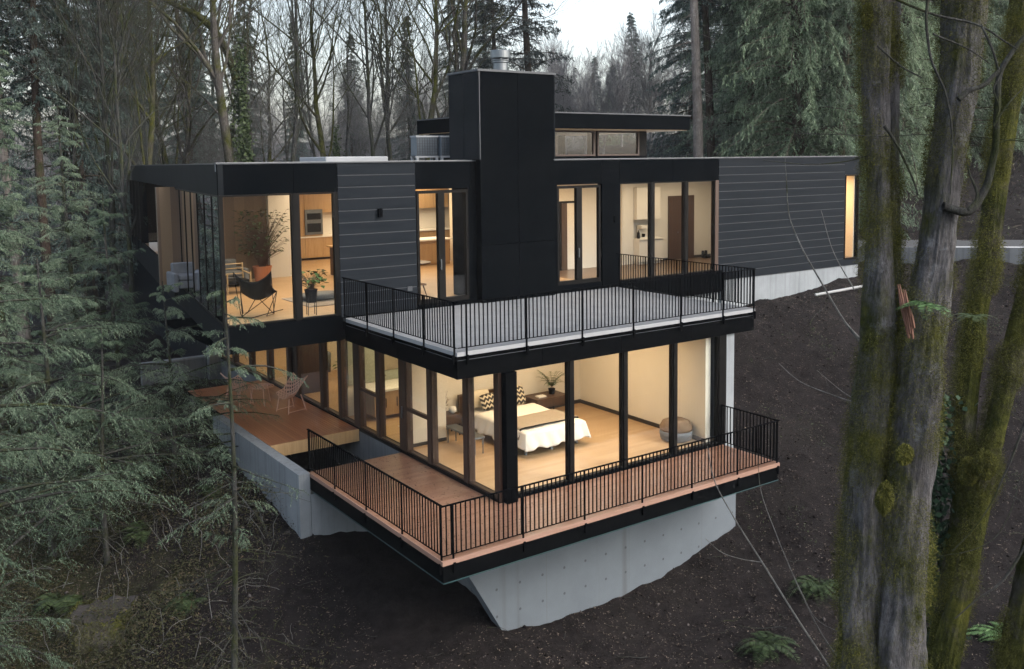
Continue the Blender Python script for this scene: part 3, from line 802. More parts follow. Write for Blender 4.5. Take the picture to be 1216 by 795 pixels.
# dark timber door in the right room
d = part(MB().box(15.3, 16.66, 9.46, 9.519, Z0, 2.52), 'door', 'walnut')
part(MB().box(15.36, 16.6, 9.452, 9.459, Z0 + .05, 2.46), 'door_leaf', mat('brown timber door', (.085, .045, .028), (.065, .034, .022), rough=.5, stretch=(8, 1, .6)), d)
part(MB().lathe([(.025, 0), (.03, .04)], (15.75, 9.43, 1.1), 12), 'handle', 'galv', d)

# pale kitchenette
k = thing('kitchenette', (13.9, 9.2, Z0), 'pale cupboards and counter beside the upper dark timber door', 'cupboards')
part(MB().box(13.36, 14.55, 9.0, 9.49, Z0 + .1, .98).box(13.4, 14.5, 9.05, 9.49, Z0, Z0 + .1), 'base_cupboard', 'white', k)
part(MB().box(13.36, 14.57, 8.96, 9.49, .981, 1.02), 'counter', 'white', k)
for x in (13.37, 13.97): part(MB().box(x, x + .58, 9.14, 9.49, 1.72, 2.9), 'wall_cupboard', 'white', k)
for x in (13.9, 14.02): part(MB().box(x, x + .012, 9.11, 9.139, 1.85, 2.05), 'handle', 'galv', k)
c = thing('coffee_machine', (13.75, 9.25, 1.02), 'small white coffee machine on the pale kitchenette counter', 'coffee machine')
part(MB().box(13.62, 13.95, 9.2, 9.42, 1.021, 1.06).box(13.62, 13.95, 9.33, 9.42, 1.06, 1.5).box(13.62, 13.95, 9.15, 9.329, 1.38, 1.5), 'body', 'white', c, bevel=.01)
part(MB().lathe([(.05, 0), (.06, .08), (.06, .12)], (13.8, 9.25, 1.062), 14), 'jug', 'black', c)
tag(MB().lathe([(.05, 0), (.06, .05), (.05, .22), (.02, .26), (.02, .31)], (13.5, 9.2, 1.021), 14).build('bottle', M['black']), 'dark bottle beside the white coffee machine', 'bottle')
bt = thing('boots', (16.95, 9.1, Z0), 'pair of black boots on the floor by the dark timber door', 'boots')
for x in (16.88, 17.05):
    part(MB().lathe([(.055, 0), (.06, .1), (.055, .28)], (x, 9.2, Z0), 12).box(x - .05, x + .05, 8.98, 9.2, Z0, Z0 + .1), 'boot', 'black', bt, bevel=.015)

# kitchen at the back
k = thing('kitchen_wall', (7, 17, Z0), 'honey wood kitchen cabinets with a bright splashback and a wall oven at the back of the lit upper floor', 'kitchen')
for i in range(11): part(MB().box(3.0 + i * .75, 3.74 + i * .75, 18.75, 19.39, Z0 + .1, .98), 'base_cabinet', 'cab', k)
part(MB().box(3.0, 11.3, 18.7, 19.39, .981, 1.03), 'counter', 'white', k)
part(MB().box(5.2, 11.3, 19.36, 19.399, 1.031, 1.95), 'splashback', 'white', k)
for i in range(8): part(MB().box(5.25 + i * .75, 5.99 + i * .75, 18.95, 19.39, 1.951, 3.0), 'wall_cabinet', 'cab', k)
for i in range(3): part(MB().box(3.0 + i * .75, 3.74 + i * .75, 18.75, 19.355, 1.04, 3.1), 'tall_cabinet', 'cab', k)
ov = part(MB().box(4.5, 5.24, 18.7, 18.749, 1.1, 2.1), 'oven', 'galv', k)
part(MB().box(4.58, 5.16, 18.69, 18.70, 1.7, 1.95), 'oven_window', 'black', ov); part(MB().box(4.58, 5.16, 18.69, 18.70, 1.2, 1.55), 'oven_window', 'black', ov)
isl = thing('kitchen_island', (6.5, 14.5, Z0), 'wooden kitchen island with a white worktop behind the left glazed door', 'kitchen island')
part(MB().box(5.2, 8.3, 14.0, 14.9, Z0, 1.0), 'body', 'cab', isl); part(MB().box(5.1, 8.4, 13.9, 15.0, 1.001, 1.05), 'worktop', 'white', isl)
part(MB().box(5.3, 8.2, 13.96, 13.999, Z0 + .06, .9), 'front_panel', 'cab', isl)
b2 = thing('breakfast_bar', (3.9, 13.2, Z0), 'dark breakfast bar with a wooden top behind the right living room pane', 'counter')
part(MB().box(3.3, 4.7, 13.3, 13.7, Z0, 1.05), 'body', 'walnut', b2); part(MB().box(3.2, 4.8, 13.1, 13.75, 1.051, 1.1), 'top', 'cab', b2)
def stool():
    t = thing('bar_stool', (0, 0, 0), 'wooden bar stool at the breakfast bar', 'bar stool', 'bar stools at the breakfast bar')
    sm = M['walnut']
    MB().box(-.19, .19, -.19, .19, .68, .73).build('seat', sm, t, world=False, bevel=.012)
    g = MB(); g.box(-.19, .19, .17, .2, .85, 1.12); g.box(-.18, -.15, .17, .199, .73, .85); g.box(.15, .18, .17, .199, .73, .85)
    g.build('backrest', sm, t, world=False)
    for sx in (-1, 1):
        for sy in (-1, 1):
            MB().tube([(sx * .15, sy * .15, .68), (sx * .2, sy * .2, 0)], .016, 8).build('leg', M['black'], t, world=False)
    MB().box(-.17, .17, -.18, -.165, .24, .26).box(-.17, .17, .165, .18, .24, .26).build('footrest', M['black'], t, world=False)
    return t
s0 = stool(); s0.location = (3.45, 12.75, Z0); s0.rotation_euler = (0, 0, math.pi)
s0['label'] = 'left wooden bar stool at the breakfast bar, under the wall oven'
copy_tree(s0, (4.05, 12.7, Z0), math.pi + .2, 'right wooden bar stool at the breakfast bar, beside the pane edge')

# lounge furniture
def butterfly():
    t = thing('butterfly_chair', (0, 0, 0), 'black sling butterfly chair on thin rods behind the left living room pane', 'chair')
    def f(u, v):
        x = (u - .5); y = (v - .5)
        w = .62 + .12 * abs(y) * 2
        z = .38 + .52 * (v ** 1.6) + (abs(x) * 2) ** 2 * (.18 + .08 * v) - .10 * math.sin(math.pi * v) * (1 - (abs(x) * 2) ** 2)
        return Vector((x * w * 1.25, -.36 + v * .78, z))
    MB().grid(f, 14, 14).build('sling', M['black'], t, world=False, smooth=True, solid=.012)
    for pts in ([f(0, 1), (.30, -.42, .02), (.38, -.2, .012), f(1, 0)], [f(1, 1), (-.30, -.42, .02), (-.38, -.2, .012), f(0, 0)],
                [f(0, 0), (.32, .40, .012), (-.0, .44, .012), f(1, 0) - Vector((1.2, -.82, .36))], [f(0, 1), (-.42, -.1, .012), (-.3, .3, .012), f(0, 0)], [f(1, 1), (.42, -.1, .012), (.3, .3, .012), f(1, 0)]):
        MB().tube(pts, .011, 8).build('rod', M['black'], t, world=False, smooth=True)
    return t
bc = butterfly(); bc.location = (-1.75, 6.9, Z0); bc.rotation_euler = (0, 0, R(150)); 

def leafy(name, loc, label, pot_r, pot_h, potm, h, spread, nleaf, leaf_len, lm, legs=0, seed=0, rim=True, cat='plant', palm=False):
    rg = random.Random(seed)
    t = thing(name, loc, label, cat)
    zb = legs
    pr = MB().lathe([(pot_r * .78, zb), (pot_r, zb + pot_h * .9), (pot_r * 1.06, zb + pot_h * .9), (pot_r * 1.06, zb + pot_h), (pot_r * .9, zb + pot_h), (pot_r * .9, zb + pot_h * .86)], (0, 0, 0), 20)
    pr.build('pot', potm, t, world=False, smooth=False)
    if legs:
        for k in range(4):
            a = k * math.pi / 2 + .6
            MB().tube([(pot_r * .9 * math.cos(a), pot_r * .9 * math.sin(a), 0), (pot_r * .9 * math.cos(a), pot_r * .9 * math.sin(a), zb + .12)], .01, 6).build('leg', M['black'], t, world=False)
    st = MB(); lf = MB(); z0 = zb + pot_h * .9
    for i in range(nleaf):
        a = rg.uniform(0, 6.28); rr = spread * math.sqrt(rg.random()); top = Vector((rr * math.cos(a), rr * math.sin(a), z0 + h * rg.uniform(.25, 1)))
        if palm:
            base = Vector((0, 0, z0 + h * .1)); mid = base.lerp(top, .55) + Vector((0, 0, h * .3)); 
            prev = base
            for s in range(1, 9):
                u = s / 8; p = base * (1-u)**2 + mid * 2*u*(1-u) + top * u*u
                d = (p - prev).normalized(); sd = d.cross(Vector((0, 0, 1))).normalized()
                for sg in (-1, 1):
                    q = p + sd * sg * leaf_len * (1 - .6*u) + d * leaf_len * .5 - Vector((0, 0, leaf_len * .25))
                    lf.face([p - d * .008, q, p + d * .008])
                prev = p
            st.tube([base, (base + mid) / 2 + (top - base) * .1, mid * .5 + top * .25 + base * .25, top], [.006, .005, .004, .002], 4)
            continue
        st.tube([(rg.uniform(-.3, .3) * pot_r, rg.uniform(-.3, .3) * pot_r, z0), (top.x * .4, top.y * .4, z0 + (top.z - z0) * .6), tuple(top)], [.006, .005, .003], 4)
        d = Vector((math.cos(a + rg.uniform(-1, 1)), math.sin(a + rg.uniform(-1, 1)), rg.uniform(-.6, .3))).normalized()
        sdv = d.cross(Vector((0, 0, 1))).normalized() * leaf_len * rg.uniform(.3, .45); L = leaf_len * rg.uniform(.7, 1.2)
        up = sdv.cross(d).normalized() * leaf_len * .12
        lf.face([top, top + d * L * .35 + sdv + up, top + d * L, top + d * L * .35 - sdv + up])
    st.build('stem', M['walnut'], t, world=False); lf.build('leaves', lm, t, world=False)
    return t
L1 = mat_leaf('house plant leaf', [(.02, .05, .015), (.05, .11, .03), (.09, .16, .05)])
terra = mat('terracotta', (.42, .17, .09), (.36, .14, .07), rough=.8)
leafy('potted_plant', (-.62, 6.05, Z0), 'green leafy plant in a black pot on thin legs behind the living room glass', .16, .34, M['black'], .5, .38, 70, .17, L1, legs=.32, seed=4)
leafy('potted_tree', (.85, 13.6, Z0), 'tall dark indoor tree in a terracotta pot by the white wall end', .30, .5, terra, 1.9, .85, 320, .16, mat_leaf('indoor tree leaf', [(.015, .03, .012), (.03, .055, .02), (.05, .08, .03)]), seed=9)
rug = mat('woven rug', (.30, .26, .22), (.22, .20, .18), rough=.95, scale=20)
tag(MB().box(-.2, 2.4, 7.2, 9.2, Z0 + .001, Z0 + .02).build('rug', rug), 'dark woven rug on the living room floor behind the black sling chair', 'rug')
cush = mat('grey cushion', (.10, .11, .125), (.14, .15, .165), rough=.9)
db = MB(); db.lathe([(.30, 0), (.46, .05), (.48, .14), (.40, .20), (.2, .16), (.05, .15)], (0, 0, 0), 20)
o = db.build('floor_cushion', cush, None, world=False, smooth=True); o.location = (.55, 8.3, Z0 + .021); o.scale = (1.3, .8, 1)
tag(o, 'grey floor cushion lying on the rug beside the black sling chair', 'cushion')
so_ = thing('sofa', (-1.0, 12.9, Z0), 'dark sofa at the back of the living room', 'sofa')
for nm, bx in (('base', (-2.1, -.1, 12.6, 13.5, Z0 + .1, .42)), ('backrest', (-2.1, -.1, 13.3, 13.55, .421, .9)), ('arm', (-2.25, -2.11, 12.6, 13.5, Z0, .65)), ('arm', (-.09, .06, 12.6, 13.5, Z0, .65)), ('cushion', (-2.08, -1.12, 12.58, 13.28, .43, .58)), ('cushion', (-1.08, -.12, 12.58, 13.28, .43, .58))):
    part(MB().box(*bx), nm, cush, so_, bevel=.04)
bm = mat('pale bamboo', (.45, .33, .19), (.36, .26, .14), rough=.6)
ac = thing('bamboo_chair', (-.75, 11.3, Z0), 'open bamboo frame armchair in front of the dark sofa', 'chair')
for x in (-1.15, -.45):
    part(MB().tube([(x, 11.0, Z0), (x, 11.0, .72)], .022, 8), 'leg', bm, ac); part(MB().tube([(x, 11.65, Z0), (x, 11.72, .95)], .022, 8), 'leg', bm, ac)
    part(MB().tube([(x, 10.98, .66), (x, 11.68, .70)], .022, 8), 'arm', bm, ac)
part(MB().box(-1.13, -.47, 11.02, 11.62, .38, .5), 'seat', M['black'], ac, bevel=.03)
bk = MB()
for z in (.62, .78, .92): bk.tube([(-1.14, 11.7, z), (-.46, 11.7, z)], .016, 6)
part(bk, 'backrest', bm, ac)
# lounge chair behind the left glazed door
lc = thing('lounge_chair', (2.9, 7.1, Z0), 'wooden lounge chair with a leather seat just behind the left glazed door', 'chair')
leath = mat('tan leather', (.22, .11, .05), (.16, .08, .035), rough=.5)
part(MB().grid(lambda u, v: Vector((2.45 + .75 * u + 0 * v, 6.85 + .6 * v, .42 + .10 * math.sin(u * 2.5) * .4 + max(0, .28 - u) * 1.3)), 10, 4), 'seat', leath, lc, solid=.05, smooth=True)
for x, y, dx in ((2.5, 6.9, -.05), (2.5, 7.4, -.05), (3.12, 6.9, .12), (3.12, 7.4, .12)):
    part(MB().tube([(x, y, .42), (x + dx, y, Z0)], [.022, .014], 8), 'leg', M['walnut'], lc)
dt = thing('dining_table', (4.2, 9.6, Z0), 'dark round dining table seen through the left glazed door', 'table')
part(MB().lathe([(.55, .74), (.56, .78)], (4.3, 9.6, 0), 28), 'top', 'walnut', dt); part(MB().lathe([(.25, Z0), (.05, .14), (.045, .74)], (4.3, 9.6, 0), 16), 'pedestal', 'walnut', dt)
tag(MB().lathe([(.05, 0), (.09, .07), (.07, .17), (.03, .21), (.04, .25)], (4.25, 9.55, .781), 16).build('vase', M['white']), 'small white vase on the dark round table', 'vase')

# bedroom
bed = thing('bed', (4.2, 3.6, ZL), 'double bed with white duvet in the lower glass corner room', 'bed')
duv = mat('white duvet', (.78, .75, .70), (.74, .71, .66), rough=.9, scale=4, bump=.3, bscale=6)
grey = mat('grey wool throw', (.27, .22, .165), (.33, .28, .22), rough=.95, scale=40)
fr_ = MB().box(3.28, 5.04, 2.2, 5.2, ZL + .22, ZL + .30)
part(fr_, 'frame', 'walnut', bed)
part(MB().box(3.2, 5.15, 5.2, 5.27, ZL + .1, ZL + .95), 'headboard', 'walnut', bed)
for x in (3.35, 4.15, 4.97):
    for y in (2.3, 3.6, 5.0): part(MB().box(x - .03, x + .03, y - .03, y + .03, ZL, ZL + .22), 'leg', 'galv' if y < 3 else 'walnut', bed)
part(MB().box(3.3, 5.02, 2.22, 5.18, ZL + .301, ZL + .52), 'mattress', duv, bed, bevel=.04)
def drape(x0, x1, y0, y1, zt, drop, ramp, seed, ruffle=.03):
    def f(u, v):
        # sheet coordinate runs past the edges and hangs down
        hx = drop; X = -hx + (x1 - x0 + 2 * hx) * u; Y = -hx + (y1 - y0 + hx) * v
        x, y, z = x0 + X, y0 + Y, zt
        if X < 0: x, z = x0 - .05 - .10 * (-X / hx), z + X * .92
        if X > x1 - x0: e = X - (x1 - x0); x, z = x1 + .05 + .10 * e / hx, z - e * .92
        if Y < 0:
            z2 = zt + Y * .92; y = y0 - .05 - .12 * (-Y / hx)
            z = min(z, z2) if ramp else z
        n = mnoise.noise(Vector((x * 3.1 + seed, y * 3.1, 0))); hang = max(0, (zt - z) / max(drop, .01))
        z += .018 * n + .035 * mnoise.noise(Vector((x * 1.2, y * 1.2, seed))); w = ruffle * hang * math.sin((x + y) * 17 + seed) * 1.2
        edge = min(1, hang)
        return Vector((x + (w if X < 0 or X > x1 - x0 else 0), y + (w if Y < 0 else 0), max(z + .03 * hang * math.sin((x - y) * 9), ZL + .02)))
    return MB().grid(f, 56, 56)
part(drape(3.27, 5.05, 2.15, 4.35, ZL + .61, .44, True, 2), 'duvet', duv, bed, smooth=True, solid=.03)
# throw blanket across the foot
def thr(u, v):
    X = -.30 + (1.72 + .60) * u; x, z = 3.3 + X, ZL + .65
    if X < 0: x, z = 3.23 - .06 * (-X / .3), z + X * .9
    if X > 1.72: x, z = 5.09 + .06 * ((X - 1.72) / .3), z - (X - 1.72) * .9
    y = 2.32 + .95 * v + .10 * u + .03 * math.sin(u * 7)
    return Vector((x, y, z + .02 * mnoise.noise(Vector((x * 2, y * 2, 1))) + .012))
tag(MB().grid(thr, 40, 14).build('throw_blanket', grey, None, smooth=True, solid=.02), 'grey throw blanket across the foot of the white bed', 'blanket')
em = MB().grid(lambda u, v: thr(u, -.035 + v * .035) + Vector((0, 0, .004)), 40, 2)
tb = [o for o in scene.objects if o.name == 'throw_blanket'][0]
em.build('trim', M['black'], tb, smooth=True, solid=.02)
def mat_zigzag(name):
    m, t, b = base_mat(name); x, y, z = t.xyz()
    tri = t.math('PINGPONG', t.math('MULTIPLY', x, 1.0), .07)
    f = t.math('LESS_THAN', t.math('FRACT', t.math('MULTIPLY', t.math('ADD', z, tri), 7.5)), .42)
    t.link(t.mix(f, (.030, .027, .025), (.55, .47, .34)), b.inputs['Base Color']); b.inputs['Roughness'].default_value = .9
    return m
zig = mat_zigzag('black and cream zigzag cloth'); crm = mat('cream pillow cloth', (.66, .58, .44), (.6, .52, .38), rough=.9)
def pillow(c, w, h, t, lean, rz, m, label):
    def f(u, v, s):
        a, b = u * 2 - 1, v * 2 - 1
        e = (1 - a ** 4) * (1 - b ** 4)
        k = 1 - .08 * (a * a * b * b)
        return Vector((a * w / 2 * k, s * t / 2 * math.sqrt(max(e, 0)), b * h / 2 * k))
    mb = MB().grid(lambda u, v: f(u, v, -1), 14, 12); mb.grid(lambda u, v: f(1 - u, v, 1), 14, 12)
    o = mb.build('pillow', m, None, world=False, smooth=True); o.location = c; o.rotation_euler = (lean, 0, rz)
    tag(o, label, 'pillow', 'pillows on the bed'); return o
zp = ZL + .58
pillow((3.72, 4.98, zp + .24), .75, .48, .18, R(-18), .05, crm, 'cream pillow against the headboard, at the left of the bed')
pillow((4.68, 4.98, zp + .24), .75, .48, .18, R(-18), -.05, crm, 'cream pillow mostly hidden behind the large zigzag pillow')
pillow((3.85, 4.72, zp + .20), .56, .44, .16, R(-24), .2, zig, 'smaller black zigzag pillow at the left of the bed')
pillow((4.62, 4.70, zp + .23), .84, .56, .18, R(-28), -.08, zig, 'large black and cream zigzag pillow at the right of the bed')
def nightstand(x0, x1, y0, y1, h, label):
    t = thing('nightstand', ((x0 + x1) / 2, (y0 + y1) / 2, ZL), label, 'nightstand', 'nightstands beside the bed')
    part(MB().box(x0, x1, y0, y1, ZL + h - .26, ZL + h), 'body', 'walnut', t, bevel=.01)
    part(MB().box(x0 + .03, x1 - .03, y0 - .012, y0 - .001, ZL + h - .22, ZL + h - .04), 'drawer', 'walnut', t)
    for x in (x0 + .04, x1 - .04):
        for y in (y0 + .04, y1 - .04): part(MB().box(x - .015, x + .015, y - .015, y + .015, ZL, ZL + h - .261), 'leg', 'black', t)
nightstand(2.42, 2.98, 4.72, 5.22, .58, 'dark nightstand on thin legs left of the bed')
nightstand(5.42, 6.55, 4.6, 5.3, .58, 'wide dark nightstand right of the bed with a potted palm')
leafy('potted_palm', (6.2, 4.95, ZL + .581), 'small green palm in a pot on the right nightstand', .10, .16, M['black'], .55, .42, 26, .12, mat_leaf('palm leaf', [(.03, .07, .02), (.06, .13, .03), (.09, .17, .05)]), seed=2, palm=True)
tag(MB().box(5.6, 5.86, 4.75, 4.95, ZL + .581, ZL + .615).build('book', M['white']), 'pale book lying on the right nightstand', 'book')
leafy('dried_stems', (2.62, 5.0, ZL + .581), 'thin dried stems in a small vase on the left nightstand', .05, .16, M['black'], .5, .16, 22, .05, mat_leaf('dried stem', [(.2, .14, .07), (.32, .24, .13)]), seed=5)
gb = MB().lathe([(.03, 0), (.10, .05), (.11, .12), (.08, .18), (.05, .19)], (2.82, 4.9, ZL + .581), 16).build('lamp', M['white'], None, smooth=True)
tag(gb, 'small round pale lamp on the left nightstand', 'lamp')
bn = thing('bench', (2.75, 3.9, ZL), 'low bench with pale legs beside the left nightstand', 'bench')
part(MB().box(2.3, 2.6, 3.0, 4.4, ZL + .40, ZL + .45), 'seat', 'galv', bn)
for x in (2.33, 2.57):
    for y in (3.05, 4.35): part(MB().box(x - .012, x + .012, y - .012, y + .012, ZL, ZL + .399), 'leg', 'galv', bn)
pf = thing('pouf', (7.25, .95, ZL), 'round brown and grey pouf in the right corner of the bedroom', 'pouf')
part(MB().lathe([(.30, 0), (.40, .05), (.43, .2), (.42, .29)], (7.22, .95, ZL), 28), 'base', cush, pf, smooth=True)
part(MB().lathe([(.425, .291), (.43, .36), (.36, .5), (.2, .57), (.05, .58)], (7.22, .95, ZL), 28), 'cushion', mat('brown cushion cloth', (.20, .135, .085), (.16, .10, .06), rough=.9), pf, smooth=True)

# bathroom
va = thing('bathroom_vanity', (2.7, 7.9, ZL), 'wooden bathroom vanity with a white top behind the lower side glass', 'vanity')
part(MB().box(1.7, 4.4, 7.3, 8.29, ZL + .12, ZL + .82), 'cabinet', 'cab', va)
for x in (2.05, 2.4, 2.9, 3.35): part(MB().box(x, x + .012, 7.27, 7.299, ZL + .35, ZL + .62), 'handle', 'black', va)
part(MB().box(1.65, 4.45, 7.25, 8.29, ZL + .821, ZL + .88), 'worktop', 'white', va)
part(MB().tube([(2.4, 8.1, ZL + .88), (2.4, 8.1, ZL + 1.1), (2.4, 7.95, ZL + 1.12)], .012, 8), 'tap', 'black', va)
tile = mat('grey green tile', (.30, .32, .27), (.36, .38, .32), rough=.3, scale=12)
part(MB().box(1.36, 5.19, 8.27, 8.299, ZL + .9, ZS - .05), 'wall_tiles', tile)
mi = MB().box(2.5, 3.6, 8.24, 8.268, ZL + 1.2, ZL + 2.2); tag(mi.build('mirror', mat('mirror', (.8, .8, .8), rough=.03, metal=1)), 'rectangular mirror above the bathroom vanity', 'mirror')
tag(MB().box(2.0, 2.9, 5.9, 6.5, ZL + .001, ZL + .02).build('bath_mat', M['white']), 'pale mat on the bathroom floor by the side glass', 'mat')
# lower sitting room
ach = thing('armchair', (2.6, 13.2, ZL), 'dark round-backed armchair in the lower sitting room', 'armchair')
part(MB().lathe([(.40, .12), (.46, .2), (.46, .44), (.42, .46)], (2.3, 13.0, ZL), 24), 'seat', cush, ach, smooth=True)
bk = MB()
for i in range(13):
    a = R(-20 + i * 17.0); bk.tube([(2.3 + .46 * math.cos(a), 13.0 + .46 * math.sin(a), ZL + .3), (2.3 + .5 * math.cos(a), 13.0 + .5 * math.sin(a), ZL + .95)], [.10, .08], 8)
part(bk, 'backrest', cush, ach, smooth=True)
for a in (.8, 2.4, 3.9, 5.5): part(MB().tube([(2.3 + .3 * math.cos(a), 13 + .3 * math.sin(a), ZL), (2.3 + .3 * math.cos(a), 13 + .3 * math.sin(a), ZL + .13)], .02, 8), 'leg', 'black', ach)
leafy('potted_fig', (2.5, 10.6, ZL), 'leafy plant in a dark pot behind the lower side glass by the pink chair', .2, .35, M['black'], 1.0, .4, 60, .18, L1, seed=12)

# outside on the step deck
pk = mat('pale pink cane', (.62, .40, .32), (.54, .33, .26), rough=.6, scale=20)
def cane_chair():
    t = thing('cane_chair', (0, 0, 0), 'pale pink woven cane chair on the red step deck', 'chair', 'cane chairs on the step deck')
    def shell(u, v):
        a = (u - .5) * 2
        y = -.30 + .36 * min(1, v * 2) + (.30 * max(0, v * 2 - 1) + .02)
        z = .42 + .02 * (a * a) * 2 + .48 * max(0, v - .42) / .58 + .20 * abs(a) ** 2 * (1 - abs(v - .5))
        return Vector((a * (.30 + .04 * v), y, z))
    sh = MB()
    nu, nv = 12, 14
    for i in range(nu + 1): sh.tube([shell(i / nu, j / nv) for j in range(nv + 1)], .007, 4)
    for j in range(nv + 1): sh.tube([shell(i / nu, j / nv) for i in range(nu + 1)], .007, 4)
    for i in range(nu):
        for j in range(nv):
            if (i + j) % 2: sh.face([shell(i / nu, j / nv), shell((i + 1) / nu, j / nv), shell((i + 1) / nu, (j + 1) / nv), shell(i / nu, (j + 1) / nv)])
    sh.build('seat', pk, t, world=False)
    MB().tube([shell(0, j / 14) for j in range(15)] + [shell(i / 12, 1) for i in range(1, 13)] + [shell(1, j / 14) for j in range(13, -1, -1)], .016, 8).build('rim', pk, t, world=False, smooth=True)
    for sx in (-1, 1):
        MB().tube([(sx * .24, -.22, .44), (sx * .29, -.30, 0)], .016, 8).build('leg', pk, t, world=False)
        MB().tube([(sx * .24, .2, .5), (sx * .30, .34, 0)], .016, 8).build('leg', pk, t, world=False)
        MB().tube([(sx * .29, -.29, .05), (sx * .295, .32, .05)], .012, 6).build('runner', pk, t, world=False)
    return t
cc1 = cane_chair(); cc1.location = (.25, 9.95, LZ + .03); cc1.rotation_euler = (0, 0, R(-75)); cc1['label'] = 'pale pink woven cane chair standing clear on the red step deck'
copy_tree(cc1, (-.75, 11.6, LZ + .03), R(120), 'pale pink cane chair behind the wire table, half hidden by fir boughs')
wt = thing('wire_table', (-.15, 11.4, LZ + .03), 'small round wire table with thin legs on the red step deck', 'table')
tp = MB()
for r in (.1, .2, .3, .38): tp.tube([(-.15 + r * math.cos(k * math.pi / 12), 11.3 + r * math.sin(k * math.pi / 12), LZ + .58) for k in range(25)], .008, 5)
for k in range(8): tp.tube([(-.15, 11.3, LZ + .58), (-.15 + .38 * math.cos(k * .785), 11.3 + .38 * math.sin(k * .785), LZ + .58)], .006, 4)
part(tp, 'top', pk, wt)
for k in range(3):
    a = k * 2.094 + .4; part(MB().tube([(-.15 + .25 * math.cos(a), 11.3 + .25 * math.sin(a), LZ + .58), (-.15 + .36 * math.cos(a), 11.3 + .36 * math.sin(a), LZ + .03)], .012, 6), 'leg', pk, wt)

# roof plant
def ac_unit():
    t = thing('air_conditioner', (0, 0, 0), 'grey outdoor air conditioner on a roof stand', 'air conditioner', 'air conditioners on the roof')
    MB().box(-.42, .42, -.2, .2, .16, .80).build('body', mat('grey blue unit casing', (.07, .09, .11), (.09, .11, .13), rough=.5), t, world=False, bevel=.02)
    MB().box(-.44, .44, -.22, .22, .801, .85).build('lid', M['membrane'], t, world=False)
    g = MB()
    for i in range(11): g.box(-.40, .40, -.215, -.203, .2 + i * .054, .212 + i * .054)
    for i in range(9): g.box(-.40 + i * .098, -.388 + i * .098, -.225, -.216, .19, .78)
    g.build('grille', M['flash'], t, world=False)
    MB().box(-.44, .44, -.2, -.15, .10, .159).box(-.44, .44, .15, .2, .10, .159).build('rail', M['membrane'], t, world=False)
    for x in (-.38, .38):
        for y in (-.175, .175): MB().box(x - .04, x + .04, y - .04, y + .04, -.12, .10).build('foot', M['membrane'], t, world=False)
    return t
a0 = ac_unit(); a0.location = (6.15, 12.0, ZR + .02); a0['label'] = 'left grey air conditioner on the roof, fully visible beside the chimney'
copy_tree(a0, (7.06, 11.9, ZR + .02), 0, 'right grey air conditioner on the roof, partly cut off by the chimney')
# ------------------------------------------------------------------ trees
def unit(a): return a / np.maximum(np.linalg.norm(a, axis=-1, keepdims=True), 1e-9)

def leaf_quads(c, d, ll, lw, rg, flat=.5):
    """one rhombic leaf face per row: centres c, directions d"""
    n = len(c); d = unit(d)
    s = np.cross(d, unit(rg.normal(0, 1, (n, 3)) * flat + np.array([0, 0, 1.0]))); s = unit(s)
    ll = np.broadcast_to(ll, (n,))[:, None]; lw = np.broadcast_to(lw, (n,))[:, None]
    v = np.stack([c - d * ll * .5, c + s * lw * .5 - d * ll * .05, c + d * ll * .5, c - s * lw * .5 - d * ll * .05], 1).reshape(-1, 3)
    f = np.arange(n * 4).reshape(n, 4)
    return v, f

def tubes_np(polys, n=5):
    """many tapered tubes: list of (points (k,3), radii (k,))"""
    V = []; Fq = []; base = 0
    ang = np.arange(n) * 2 * math.pi / n; ca, sa = np.cos(ang), np.sin(ang)
    for p, r in polys:
        p = np.asarray(p, float); r = np.asarray(r, float); k = len(p)
        t = np.empty_like(p); t[1:-1] = p[2:] - p[:-2]; t[0] = p[1] - p[0]; t[-1] = p[-1] - p[-2]; t = unit(t)
        ref = np.array([1.0, 0, 0]) if abs(t[0][0]) < .8 else np.array([0, 1.0, 0])
        a = unit(ref - t * (t @ ref)[:, None]); b = np.cross(t, a)
        V.append((p[:, None] + (a[:, None] * ca[None, :, None] + b[:, None] * sa[None, :, None]) * r[:, None, None]).reshape(-1, 3))
        i = np.arange(k - 1)[:, None] * n + np.arange(n)[None]; j = np.arange(k - 1)[:, None] * n + (np.arange(n)[None] + 1) % n
        Fq.append((np.stack([i, j, j + n, i + n], -1).reshape(-1, 4)) + base); base += k * n
    return np.concatenate(V), np.concatenate(Fq)

def smooth_me(me):
    me.polygons.foreach_set('use_smooth', [True] * len(me.polygons)); return me

